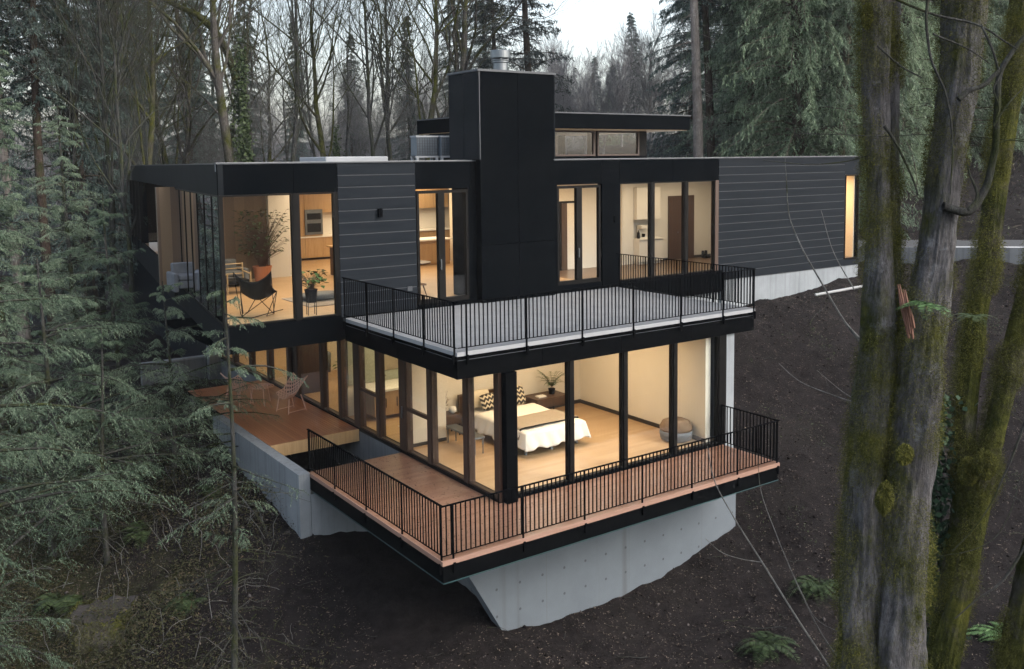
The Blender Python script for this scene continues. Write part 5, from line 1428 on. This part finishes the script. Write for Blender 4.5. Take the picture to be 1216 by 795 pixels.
def big_tree(name, label, stems, cat='tree', bark=None, seed=1, amt=.12, clumps=(), limbs=()):
    base = None; parts = []; made = []
    for si, (spec, d0, d1) in enumerate(stems):
        P, Rr = px_stem(spec, d0, d1); V, N, F, P2, R2 = stem_mesh(name, P, Rr, None, seed + si * 3.7)
        if base is None: base = P2[-1].copy(); t = thing(name, base, label, cat, 'mossy maples in the right foreground')
        me = smooth_me(npmesh('trunk', V.reshape(-1, 3) - base, F, bark)); mobj('trunk', me, t)
        z = V[:, 0, 2]; hi = int(np.searchsorted(-z, 7.0)) or len(z)
        mt = moss_tufts(V, N, amt, seed + si, per=9 if amt > .05 else 11, side=-np.array(RT) * .8 - np.array(FW) * .1)
        if mt: parts.append(mt)
        made.append((P2, R2))
    for c, r, n in clumps: parts.append(clump(at(*c), r, n, int(c[0])))
    if parts:
        v, f = joinq(parts); mobj('moss', npmesh('moss', v - base, f, moss_m), t)
    if limbs:
        pl = []
        for pts, d, r0, r1 in limbs:
            P = np.array([at(px, py, d + dd * .25) for px, py, dd in [(*q, 0) if len(q) == 2 else q for q in pts]]); P, rr = resample(P, np.linspace(r0, r1, len(P)), .05)
            P = P + np.array([[mnoise.noise(Vector(p * 3)) * .012, mnoise.noise(Vector(p * 3 + 5)) * .012, mnoise.noise(Vector(p * 3 + 9)) * .012] for p in P])
            pl.append((P, rr))
        v, f = tubes_np(pl, 8); mobj('limbs', smooth_me(npmesh('limbs', v - base, f, bark_d)), t)
    return t, base, made
T1, b1, st1 = big_tree('mossy_maple', 'nearest maple with two fused grey trunks, moss cushions and a red-brown split of broken wood',
  [([(1150, -120, 22.7), (1146, 0, 21.9), (1139, 100, 21.9), (1124, 200, 19.7), (1112, 300, 19.7), (1097, 400, 24.9), (1086, 500, 27.3), (1076, 600, 26.5), (1068, 700, 27.3), (1066, 800, 28.7)], 9.5, 9.3),
   ([(1040, -120, 15.5), (1041, 0, 15.5), (1040, 100, 15.5), (1043, 200, 14.0), (1045, 300, 14.8), (1042, 400, 20.7), (1035, 500, 23.6), (1028, 600, 24.4), (1024, 700, 24.4), (1022, 800, 26.6)], 9.75, 9.4),
   ([(1062, -120, 7.3), (1062, 0, 7.3), (1060, 100, 7.3), (1060, 200, 6.7), (1062, 300, 7.3), (1058, 390, 8.6), (1052, 460, 8.6), (1050, 520, 7.3)], 9.8, 9.5)],
  bark=bark_near, seed=3, amt=-.10,
  clumps=[((1050, 592, 9.02), (.12, .08, .19), 2600), ((1074, 540, 9.02), (.13, .07, .12), 1500), ((1030, 20, 9.6), (.10, .06, .16), 900)],
  limbs=[([(1120, 245), (1150, 252), (1168, 228), (1180, 190), (1184, 130), (1190, 80), (1207, 55), (1230, 30)], 9.2, .045, .02),
         ([(1045, -10), (1100, 14), (1165, 32), (1206, 58)], 9.0, .014, .008),
         ([(1165, 30), (1178, 58), (1186, 85)], 9.0, .012, .012), ([(1186, 85), (1168, 102), (1150, 108), (1138, 118)], 9.0, .02, .03),
         ([(1102, -10), (1100, 30), (1106, 70), (1122, 110), (1131, 170), (1129, 232)], 8.9, .016, .006),
         ([(1108, 40), (1150, 58), (1175, 76)], 9.0, .009, .006), ([(1190, 85), (1180, 110), (1186, 125), (1181, 150)], 9.0, .01, .005),
         ([(1180, 150), (1200, 120), (1222, 98)], 9.0, .01, .005), ([(1183, 170), (1205, 165), (1222, 168)], 9.0, .006, .003),
         ([(1042, 55), (1070, 80), (1095, 92)], 9.2, .012, .006), ([(1050, 150), (1064, 170), (1080, 205), (1090, 232)], 9.3, .016, .008),
         ([(905, 190), (960, 196), (1005, 192), (1030, 185)], 9.6, .004, .008), ([(940, 158), (1000, 160), (1045, 162), (1120, 160), (1180, 165), (1220, 168)], 9.3, .004, .005),
         ([(1150, 250), (1160, 235), (1152, 208), (1148, 195)], 9.1, .02, .006)])
# broken red brown wood
sp = MB(); rg_ = random.Random(4)
for i in range(7):
    a = at(1066 + i * 2.2, 346 + rg_.uniform(-14, 10) + i * 2, 9.02 - i * .004); b = at(1076 + i * 1.6, 392 + rg_.uniform(-6, 14), 8.98 - i * .004)
    sp.tube([a, a.lerp(b, .5) + Vector((rg_.uniform(-.01, .01), 0, 0)), b], [.004, .022, .012], 5)
sp.build('broken_wood', mat('red brown torn wood', (.13, .058, .036), (.08, .036, .024), rough=.85, stretch=(6, 6, .7)), T1)
def fern_leaf_quads(origin, dirh, L, arch, rg, pin=30, pl=.24, pw=.05):
    d = Vector((dirh[0], dirh[1], 0)).normalized(); s = Vector((-d.y, d.x, 0)); C = []; D = []; S = []
    for i in range(1, pin):
        u = i / pin; p = Vector(origin) + d * L * u + Vector((0, 0, L * (arch * u - (arch + .25) * u * u)))
        for sg in (-1, 1):
            ln = L * pl * (math.sin(math.pi * min(1, .12 + u * .88)) ** .7) * rg.uniform(.8, 1.1)
            dd = (s * sg + d * .35 + Vector((0, 0, -.18))).normalized(); C.append(p + dd * ln * .5); D.append(dd); S.append(ln)
    return np.array(C), np.array(D), np.array(S)
def fern(name, loc, label, cat, L, nf, seed, m, up=.7, droopy=False, group=None):
    rg = random.Random(seed); g = np.random.RandomState(seed); t = thing(name, loc, label, cat, group); Cs = []; Ds = []; Ss = []; st = []
    for k in range(nf):
        a = rg.uniform(0, 6.28); l = L * rg.uniform(.65, 1.1); c, d, s = fern_leaf_quads((0, 0, 0), (math.cos(a), math.sin(a)), l, up * rg.uniform(.4, 1.2), rg)
        Cs.append(c); Ds.append(d); Ss.append(s)
    c = np.concatenate(Cs); d = np.concatenate(Ds); s = np.concatenate(Ss)
    v, f = leaf_quads(c, d, s, np.maximum(s * .17, .006), g, .3); mobj('fronds', npmesh('fronds', v, f, m), t)
    return t
fernm = mat_leaf('fern fronds', [(0.0105, 0.0195, 0.0075), (0.024, 0.0405, 0.015), (0.04875, 0.0675, 0.02625)])
fernb = mat_leaf('fresh fern fronds', [(0.0255, 0.051, 0.017), (0.051, 0.102, 0.034), (0.0935, 0.1615, 0.0595)])
o = at(1100, 362, 8.85); fern('licorice_fern', o, 'fresh green ferns growing from the split in the nearest maple trunk', 'fern', .34, 13, 3, fernb, .5)
T2, b2, st2 = big_tree('mossy_maple', 'slender maple thick with moss, leaning up right of the nearest trunk',
  [([(1222, -80, 11.0), (1212, 0, 11.7), (1200, 100, 12.4), (1186, 200, 11.7), (1174, 300, 11.7), (1160, 380, 11.7), (1151, 450, 11.0), (1146, 530, 10.3), (1140, 620, 10.3), (1126, 700, 10.3), (1110, 800, 12.4)], 11.6, 10.6)],
  bark=bark_near_m, seed=11, amt=-.02, clumps=[((1150, 560, 10.6), (.15, .12, .2), 1500)])
T3, b3, st3 = big_tree('mossy_maple', 'moss-covered maple stem slanting in from the right edge of the view',
  [([(1262, 200, 9.9), (1238, 290, 10.6), (1217, 360, 11.2), (1200, 430, 12.0), (1184, 500, 12.6), (1168, 570, 13.2), (1155, 640, 12.6), (1140, 710, 13.2), (1120, 800, 14.5)], 11.2, 10.4)],
  bark=bark_near_m, seed=17, amt=-.05, clumps=[((1170, 552, 10.35), (.17, .14, .2), 1600)],
  limbs=[([(1218, 500), (1195, 560), (1170, 610), (1130, 655)], 10.0, .014, .005), ([(1222, 640), (1190, 690), (1160, 712), (1135, 735)], 10.0, .016, .006), ([(1216, 560), (1180, 640), (1100, 665)], 9.9, .007, .003)])
T4, b4, st4 = big_tree('mossy_maple', 'mossy stem base in the bottom right corner of the view',
  [([(1262, 540, 13.6), (1240, 620, 14.4), (1222, 700, 16.0), (1205, 800, 19.2)], 10.6, 10.2)], bark=bark_near_m, seed=23, amt=-.03)
o = at(1155, 375, 10.6); fern('licorice_fern', o, 'darker ferns growing on the slender leaning maple', 'fern', .32, 9, 5, fernm, .4)
# ivy between the trunks
rg = np.random.RandomState(8); n = 1500
pts = np.array([at(1112 + rg.normal(0, 14) - (y - 560) * .02, y, 10.9 + rg.uniform(-.12, .12)) for y in rg.uniform(470, 770, n)])
iv = thing('ivy', at(1110, 770, 10.9), 'glossy dark ivy climbing between the nearest maple and the slanting stem', 'ivy')
v, f = leaf_quads(pts - np.array(iv.location), rg.normal(0, 1, (n, 3)) + np.array([0, 0, -1]), .075 * rg.uniform(.6, 1.3, n), .07, rg, 1.2)
mobj('leaves', npmesh('leaves', v, f, mat_leaf('dark ivy', [(.012, .026, .014), (.025, .05, .028), (.05, .085, .05)], rough=.65, spec=.15)), iv)
vs_ = [(np.array([at(1112 + 6 * math.sin(y * .02 + k), y, 10.95) for y in range(460, 860, 20)]), np.full(20, .008)) for k in range(3)]
v, f = tubes_np(vs_, 5); mobj('stems', npmesh('stems', v - np.array(iv.location), f, bark_d), iv)

# ---- thin saplings crossing the right slope
def sapling(label, lines, seed):
    base = np.array(at(*lines[0][0][0])); 
    pl = []
    for pts, r0, r1 in lines:
        P = np.array([at(*q) for q in pts]); P, rr = resample(P, np.linspace(r0, r1, len(P)), .06); pl.append((P, rr))
    if lines[0][0][0][1] > 700:   # rooted below the frame
        p0 = pl[0][0][0]; g = ground_z(p0[0], p0[1]); dv = p0 - pl[0][0][1]; dv = dv / max(.01, -dv[2] if dv[2] < 0 else .01) ; L = p0[2] - g + .2
        P = np.vstack([[p0 + np.array([dv[0] * .3, dv[1] * .3, -1]) * L], pl[0][0]]); pl[0] = (P, np.append(pl[0][1][0] * 1.3, pl[0][1]))
    v, f = tubes_np(pl, 6); t = thing('sapling', pl[0][0][0], label, 'sapling', 'saplings on the right slope')
    mobj('stem', smooth_me(npmesh('stem', v - pl[0][0][0], f, bark_mid)), t); return t
sapling('thin bare sapling leaning from the bottom edge towards the right end of the lower deck', [([(990, 800, 11), (950, 740, 11.1), (905, 668, 11.4), (870, 612, 11.6), (848, 570, 11.8), (840, 530, 12)], .014, .005), ([(905, 668, 11.4), (880, 664, 11.4), (855, 655, 11.4), (838, 640, 11.5)], .006, .003)], 1)
sapling('thin bare sapling arching beside the right end of the lower deck', [([(1010, 800, 11.5), (980, 760, 11.5), (945, 690, 11.6), (920, 630, 11.8), (903, 580, 12), (900, 545, 12)], .010, .003), ([(945, 690, 11.6), (975, 740, 11.5), (1000, 752, 11.4)], .005, .003)], 2)
sapling('dark thin stem leaning across the dark siding wing', [([(1040, 430, 12.5), (1005, 385, 12.6), (975, 335, 12.8), (950, 290, 13), (938, 260, 13), (934, 215, 13), (932, 185, 13)], .016, .004), ([(1015, 345, 12.6), (990, 300, 12.8), (975, 250, 13)], .008, .004), ([(1005, 385, 12.6), (1060, 450, 12.3), (1080, 500, 12.3)], .016, .016)], 3)
sapling('pale thin branch crossing the bare slope in front of the foreground maple', [([(1070, 490, 10.5), (1030, 482, 10.6), (985, 468, 11), (945, 450, 11.4), (925, 432, 11.6)], .009, .004), ([(1030, 482, 10.6), (1000, 465, 11), (970, 440, 11.2)], .006, .003)], 4)

# ---- stump at the lower left
sp_ = at(122, 722, 21); sx, sy = sp_.x, sp_.y; g0 = ground_z(sx, sy)
stp = thing('tree_stump', (sx, sy, g0), 'old broad tree stump with a pale cut top and moss in the lower left', 'stump')
mb = MB()
def stumpr(a, z): return .62 * (1 + .12 * math.sin(a * 3 + 1) + .08 * math.sin(a * 7) + .04 * math.sin(a * 13)) * (1.5 - .5 * min(1, z / .26))
prof = [-.4, -.1, 0, .08, .16, .26]
for i, z in enumerate(prof):
    for k in range(40):
        a = k * math.pi / 20; r = stumpr(a, max(z, 0)) * (1 + .05 * mnoise.noise(Vector((math.cos(a) * 5, math.sin(a) * 5, z * 2)))); mb.v.append((r * math.cos(a), r * math.sin(a), z + (.05 * math.sin(a * 2 + .5) + .04 * math.sin(a * 9) if i == len(prof) - 1 else 0)))
for i in range(len(prof) - 1):
    for k in range(40): mb.f.append((i * 40 + k, i * 40 + (k + 1) % 40, (i + 1) * 40 + (k + 1) % 40, (i + 1) * 40 + k))
mb.build('bark', bark_g, stp, world=False, smooth=True)
m, t, b = base_mat('weathered cut wood'); x, y, z = t.xyz()
rr = t.math('SQRT', t.math('ADD', t.math('MULTIPLY', x, x), t.math('MULTIPLY', y, y)))
rings = t.math('SINE', t.math('ADD', t.math('MULTIPLY', rr, 120), t.math('MULTIPLY', t.noise(4), 6)))
t.link(t.mix(t.noise(5, 6, .7), t.mix(t.math('MULTIPLY_ADD', rings, .3, .5), (.020, .018, .017), (.042, .038, .036)), (.014, .012, .011)), b.inputs['Base Color']); b.inputs['Roughness'].default_value = .9
tp = MB(); tp.v = [(0, 0, .08)] + [(stumpr(k * math.pi / 20, .26) * s * math.cos(k * math.pi / 20), stumpr(k * math.pi / 20, .26) * s * math.sin(k * math.pi / 20), .26 + .05 * math.sin(k * math.pi / 10 + .5) * s * 1.0 - (.05 if s < .8 else -.004 - .04 * math.sin(k * math.pi / 20 * 9))) for s in (.35, .7, .985) for k in range(40)]
tp.f = [(0, 1 + k, 1 + (k + 1) % 40) for k in range(40)] + [(1 + r * 40 + k, 41 + r * 40 + k, 41 + r * 40 + (k + 1) % 40, 1 + r * 40 + (k + 1) % 40) for r in (0, 1) for k in range(40)]
tp.build('cut_top', m, stp, world=False)
rg = np.random.RandomState(4); n = 2600; a = rg.uniform(0, 6.28, n); zz = rg.uniform(.0, .30, n); rr_ = np.array([stumpr(A, Z) for A, Z in zip(a, zz)]) + rg.uniform(0, .05, n)
kp = np.array([mnoise.noise(Vector((math.cos(A) * 2, math.sin(A) * 2, Z * 3))) > -.25 for A, Z in zip(a, zz)])
v, f = leaf_quads(np.stack([rr_ * np.cos(a), rr_ * np.sin(a), zz], 1)[kp], rg.normal(0, 1, (n, 3))[kp], .06, .02, rg, 1.5); mobj('moss', npmesh('moss', v, f, moss_m), stp)

# ---- sword ferns
for px, d, L, nf, lab, sd in ((912, 21.0, .8, 18, 'sword fern on the bare slope at the bottom edge, left of the big maple', 1), (972, 20.5, .9, 20, 'sword fern beside the foot of the nearest maple', 2), (150, 23, .8, 18, 'sword fern just behind the old stump', 3), (40, 21, .9, 20, 'sword fern at the left edge, left of the stump', 4), (205, 20, .7, 16, 'sword fern right of the old stump', 5), (1195, 19, .9, 22, 'fresh fern clump in the bottom right corner', 6), (235, 24, .7, 14, 'sword fern at the foot of the concrete side wall', 7)):
    py = {1: 772, 2: 700, 6: 760}.get(sd)
    p = stand(px, d)
    if py:   # slide along the line of sight until it meets the ground
        for dd in np.linspace(8, 45, 400):
            q = at(px, py, dd)
            if q.z <= ground_z(q.x, q.y): p = Vector((q.x, q.y, ground_z(q.x, q.y))); break
    fern('sword_fern', p + Vector((0, 0, .03)), lab, 'fern', L, nf, sd, fernb if sd == 6 else fernm, .8, group='sword ferns on the forest floor')
# white conduit lying by the foundation
a = at(968, 353, 33.5); b = at(1024, 336, 33.8); a.z = ground_z(a.x, a.y) + .05; b.z = ground_z(b.x, b.y) + .25
tag(MB().tube([a, b], .05, 10).build('pipe', mat('grey plastic pipe', (0.315, 0.322, 0.329), (0.28, 0.287, 0.294), rough=.5)), 'long pale plastic pipe lying on the soil by the right foundation', 'pipe')

# ---- loose stuff on the ground
def scatter(name, n, xr, yr, keep, size, asp, m, label, seed, lift=.02, stand_up=.25, hs=None):
    rg = np.random.RandomState(seed); x = rg.uniform(*xr, n); y = rg.uniform(*yr, n); k = keep(x, y, rg); x, y = x[k], y[k]; n = len(x)
    z = gz(x, y) + lift + (hs(x, y, rg) if hs else 0); d = rg.normal(0, 1, (n, 3)); d[:, 2] *= stand_up
    v, f = leaf_quads(np.stack([x, y, z], 1), d, size * rg.lognormal(0, .5, n), size * asp * rg.uniform(.5, 1.3, n), rg, .5 + stand_up)
    return tag(mobj(name, npmesh(name, v, f, m)), label, kind='stuff')
def off_house(x, y): return ~((x > -1.4) & (x < 22) & (y > .35) & (y < 34)) | ((x > 8.6) & (y < 5.4))
chips = mat_leaf('wood chips and dead leaves', [(0.01587, 0.01285, 0.01101), (0.03856, 0.03106, 0.02703), (0.07029, 0.05676, 0.04704), (0.1474, 0.1232, 0.1001)], rough=.9, spec=.1, rnd=.9)
scatter('leaf_litter', 230000, (-14, 30), (-9, 12), lambda x, y, r: off_house(x, y), .042, .5, chips, 'dead leaves, twigs and wood chips strewn over the dark soil', 5, .012)
def clods(n, seed):
    rg = np.random.RandomState(seed); base = np.array([(1, 0, 0), (0, 1, 0), (-1, 0, 0), (0, -1, 0), (0, 0, 1), (0, 0, -1)], float)
    fc = np.array([(0, 1, 4), (1, 2, 4), (2, 3, 4), (3, 0, 4), (1, 0, 5), (2, 1, 5), (3, 2, 5), (0, 3, 5)])
    x = rg.uniform(-12, 29, n); y = rg.uniform(-9, 9, n); k = off_house(x, y); x, y = x[k], y[k]; n = len(x); s = np.minimum(.014 * rg.lognormal(0, .6, n), .05)
    v = base[None] * s[:, None, None] * rg.uniform(.6, 1.5, (n, 6, 1)); v = v + rg.normal(0, .15, v.shape) * s[:, None, None]; v += np.stack([x, y, gz(x, y) + .008], 1)[:, None]
    return v.reshape(-1, 3), (fc[None] + (np.arange(n) * 6)[:, None, None]).reshape(-1, 3)
v, f = clods(20000, 9)
tag(mobj('soil_clods', npmesh('soil_clods', v, f, mat_leaf('soil clods', [(0.007865, 0.006669, 0.006674), (0.01888, 0.01556, 0.01557), (0.03303, 0.02742, 0.02669), (0.07865, 0.07039, 0.06822)], rough=.95, spec=.05, rnd=.95))), 'crumbs of dark soil and small stones on the bare slope', kind='stuff')
under = mat_leaf('bramble and moss leaves', trans=.25, cs=[(0.01201, 0.01346, 0.006336), (0.03089, 0.03441, 0.01426), (0.05577, 0.05834, 0.02693), (0.0858, 0.06358, 0.0396)], rnd=.6)
def left_side(x, y, r):
    w = np.clip((-2.2 - x + .25 * np.minimum(y, 8)) / 3.5, 0, 1) * off_house(x, y)
    nn = np.sin(x * 1.3 + y * .7) + np.sin(y * 1.1 - x * .5) + .8 * np.sin(x * 2.9 - y * 2.1)
    return (r.uniform(0, 1, len(x)) < w * np.clip(.6 + nn * .3, .25, 1)) & off_house(x, y)
def hgt(x, y, r):
    nn = np.sin(x * 1.3 + y * .7) + np.sin(y * 1.1 - x * .5) + .8 * np.sin(x * 2.9 - y * 2.1)
    return np.clip(.12 + nn * .16, .02, .7) * r.uniform(0, 1.3, len(x))
scatter('undergrowth', 420000, (-16, 0), (-6, 17), left_side, .06, .45, under, 'low brambles, ferns and mossy ground cover on the left slope', 6, .0, .6, hgt)
def bank(x, y, r): return r.uniform(0, 1, len(x)) < .5 + .4 * np.sin(x * .8) * np.sin(y * .9)
scatter('bank_undergrowth', 40000, (30, 62), (-6, 34), bank, .14, .4, mat_leaf('brown bank growth', [(.03, .022, .018), (.055, .042, .034), (.06, .07, .035)], rnd=.7), 'brown brambles and dead growth on the bank beyond the driveway', 7, .05, .9, lambda x, y, r: r.uniform(0, .7, len(x)))
# bare twigs poking out of the undergrowth
rg = np.random.RandomState(12); pl = []
for i in range(260):
    px = rg.uniform(0, 330); d = rg.uniform(17, 27); p = stand(px, d)
    if p.x > -2.2 and p.y > 0: continue
    p = np.array(p); k = 5; d0 = unit(rg.normal(0, 1, (1, 3)) + np.array([0, 0, .7]))[0]; L = rg.uniform(.4, 1.6)
    q = p + d0 * L * np.linspace(0, 1, k)[:, None] + rg.normal(0, .06, (k, 3)) * L * np.linspace(0, 1, k)[:, None]; q[:, 2] -= L * .25 * np.linspace(0, 1, k) ** 2
    pl.append((q, np.linspace(.010, .003, k)))
v, f = tubes_np(pl, 4)
tag(mobj('dead_twigs', npmesh('dead_twigs', v, f, bark_mid)), 'bare dead twigs and bramble canes on the left slope', kind='stuff')

rg = np.random.RandomState(31); n = 2600
xx = np.concatenate([rg.uniform(LX + .1, LX2 - .1, n // 3), rg.uniform(LX + .1, 1.0, n // 3), rg.uniform(.1, UX2 - .1, n - 2 * (n // 3))])
yy = np.concatenate([rg.uniform(LY + .1, .0, n // 3), rg.uniform(LY + .1, LY2 - .1, n // 3), rg.uniform(.1, FY - .1, n - 2 * (n // 3))])
zz = np.concatenate([np.full(n // 3, LZ), np.full(n // 3, LZ), np.full(n - 2 * (n // 3), 0.0)]) + .006
d = rg.normal(0, 1, (n, 3)); d[:, 2] *= .05
v, f = leaf_quads(np.stack([xx, yy, zz], 1), d, .05 * rg.uniform(.4, 1.6, n), .012 * rg.uniform(.5, 2, n), rg, .1)
tag(mobj('fallen_needles', npmesh('fallen_needles', v, f, mat_leaf('fallen needles', [(.03, .02, .013), (.07, .045, .025), (.10, .075, .04)], rnd=.9))), 'fallen needles and bits of bark lying on the decks', kind='stuff')

# sticks and roots on the bare slope
rg = np.random.RandomState(44); pl = []
while len(pl) < 300:
    x, y = rg.uniform(-6, 27), rg.uniform(-8, 6)
    if not off_house(np.array([x]), np.array([y]))[0] or y > 5.2: continue
    a = rg.uniform(0, 6.28); L = rg.lognormal(-1.0, .6); k = 6; q = np.linspace(-.5, .5, k)
    px_ = x + np.cos(a) * L * q + rg.normal(0, .03, k) * L; py_ = y + np.sin(a) * L * q + rg.normal(0, .03, k) * L
    pz_ = gz(px_, py_) + .015 + np.abs(rg.normal(0, .04, k)) * L
    pl.append((np.stack([px_, py_, pz_], 1), np.linspace(.006 + .010 * L, .003, k) * rg.uniform(.5, 1.2)))
v, f = tubes_np(pl, 5)
tag(mobj('fallen_sticks', smooth_me(npmesh('fallen_sticks', v, f, bark_d))), 'fallen sticks and torn roots lying on the bare slope', kind='stuff')
sd = mat_leaf('low seedlings', [(.014, .026, .010), (.034, .056, .020), (.06, .085, .035)])
def patch(x, y, r):
    nn = np.sin(x * 2.1 + 1) + np.sin(y * 1.9 + x) + .8 * np.sin(x * 4.3 - y * 3.1)
    return (nn > 1.25) & off_house(x, y) & (y < 5.0) & (r.uniform(0, 1, len(x)) < .8)
scatter('slope_seedlings', 26000, (7, 28), (-9, 5), patch, .05, .5, sd, 'patches of low green seedlings on the bare slope', 15, .0, .6, lambda x, y, r: r.uniform(0, .12, len(x)))
# ------------------------------------------------------------------ the damp air
hz = MB().box(-430, 470, -310, 530, -40, 60).build('haze', bpy.data.materials.new('damp air'))
hm = hz.data.materials[0]; hm.use_nodes = True; hn = hm.node_tree
hn.nodes.remove(hn.nodes['Principled BSDF'])
pv = hn.nodes.new('ShaderNodeVolumePrincipled'); pv.inputs['Color'].default_value = (.90, .92, .94, 1); pv.inputs['Density'].default_value = .0003; pv.inputs['Anisotropy'].default_value = .2
hn.links.new(pv.outputs[0], hn.nodes['Material Output'].inputs['Volume'])
tag(hz, 'thin pale haze in the damp air of the woods', kind='stuff')
SKY = 0.15
# ------------------------------------------------------------------ camera, sky, lamps
cd = bpy.data.cameras.new('camera'); co = bpy.data.objects.new('camera', cd); col.objects.link(co)
rot = Matrix((RT, UP, -FW)).transposed()
co.matrix_world = Matrix.Translation(CAM) @ rot.to_4x4()
cd.sensor_fit = 'HORIZONTAL'; cd.sensor_width = 36; cd.lens = F_PX / 1216 * 36
cd.shift_y = -(397.5 - CY) / 1216
cd.clip_start = .2; cd.clip_end = 2000
scene.camera = co

w = bpy.data.worlds.new('World'); scene.world = w; w.use_nodes = True
wn = w.node_tree
for n in list(wn.nodes): wn.nodes.remove(n)
sky = wn.nodes.new('ShaderNodeTexSky'); sky.sky_type = 'NISHITA'; sky.sun_disc = False
SUN_EL, SUN_AZ = R(38), R(150)
sky.sun_elevation = SUN_EL; sky.sun_rotation = SUN_AZ; sky.dust_density = 4; sky.air_density = 1.2; sky.ozone_density = 1
hs = wn.nodes.new('ShaderNodeHueSaturation'); hs.inputs['Saturation'].default_value = .62
bg = wn.nodes.new('ShaderNodeBackground'); bg.inputs['Strength'].default_value = SKY
ow = wn.nodes.new('ShaderNodeOutputWorld')
wn.links.new(sky.outputs[0], hs.inputs['Color']); wn.links.new(hs.outputs[0], bg.inputs[0]); wn.links.new(bg.outputs[0], ow.inputs[0])

sl = bpy.data.lights.new('sun', 'SUN'); sl.energy = .4; sl.angle = R(40); sl.color = (1, .985, .96)
so = bpy.data.objects.new('sun', sl); col.objects.link(so)
sd_ = Vector((math.sin(SUN_AZ) * math.cos(SUN_EL), math.cos(SUN_AZ) * math.cos(SUN_EL), math.sin(SUN_EL)))
so.rotation_euler = sd_.to_track_quat('Z', 'Y').to_euler()

WARM = (1.0, .71, .42)
def room_light(x, y, z, sx, sy, e, c=WARM):
    l = bpy.data.lights.new('ceiling_lamp', 'AREA'); l.shape = 'RECTANGLE'; l.size = sx; l.size_y = sy; l.energy = e * .56; l.color = c
    o = bpy.data.objects.new('ceiling_lamp', l); col.objects.link(o); o.location = (x, y, z)
    return o
ZU = ZC + .02; ZD = ZS - .06
room_light(-.4, 9.4, ZU, 3.2, 5, 165, (1, .76, .50))
room_light(4.5, 13.6, ZU, 5, 4, 180, (1, .75, .48))
room_light(8.3, 17.5, ZU, 4, 5, 260, (1, .75, .48))
room_light(9.3, 7.6, ZU, 3, 1.6, 80, (1, .62, .30))
room_light(14.2, 7.4, ZU, 5, 2.0, 90, (1, .76, .50))
room_light(20.2, 7.0, ZU, 1.4, 1.6, 150, (1, .60, .28))
room_light(4.6, 2.7, ZD, 4.5, 3.6, 125)
room_light(3.0, 6.5, ZD, 2.4, 2.0, 55, (1, .76, .42))
room_light(3.0, 11.2, ZD, 3, 4, 70, (1, .72, .36))
room_light(3.0, 17.0, ZD, 3, 4, 60, (1, .72, .36))
room_light(3.8, 25, ZU, 2.5, 4, 50)
dl = MB()
def down(x, y, z):
    o = MB().lathe([(.055, z - .012), (.06, z - .002)], (x, y, 0), 14)
    part(o, 'downlight', M['warmlamp'])
for x in (2.4, 4.4, 6.4):
    for y in (1.4, 3.6): down(x, y, ZS - .041)
for x, y in ((-1.8, 7.0), (-.2, 7.0), (-1.8, 9.5), (-.2, 9.5)): down(x, y, ZC + .039)
vs = scene.view_settings
scene.display_settings.display_device = 'sRGB'
vs.view_transform = 'Standard'; vs.look = 'None'; vs.exposure = 1.6; vs.gamma = 1; vs.use_curve_mapping = False
cy = scene.cycles
cy.use_denoising = True
try: cy.denoiser = 'OPENIMAGEDENOISE'; cy.denoising_input_passes = 'RGB_ALBEDO_NORMAL'
except Exception: pass
cy.max_bounces = 8; cy.diffuse_bounces = 4; cy.glossy_bounces = 4; cy.transparent_max_bounces = 24; cy.transmission_bounces = 4
cy.caustics_reflective = False; cy.caustics_refractive = False; cy.sample_clamp_indirect = 4
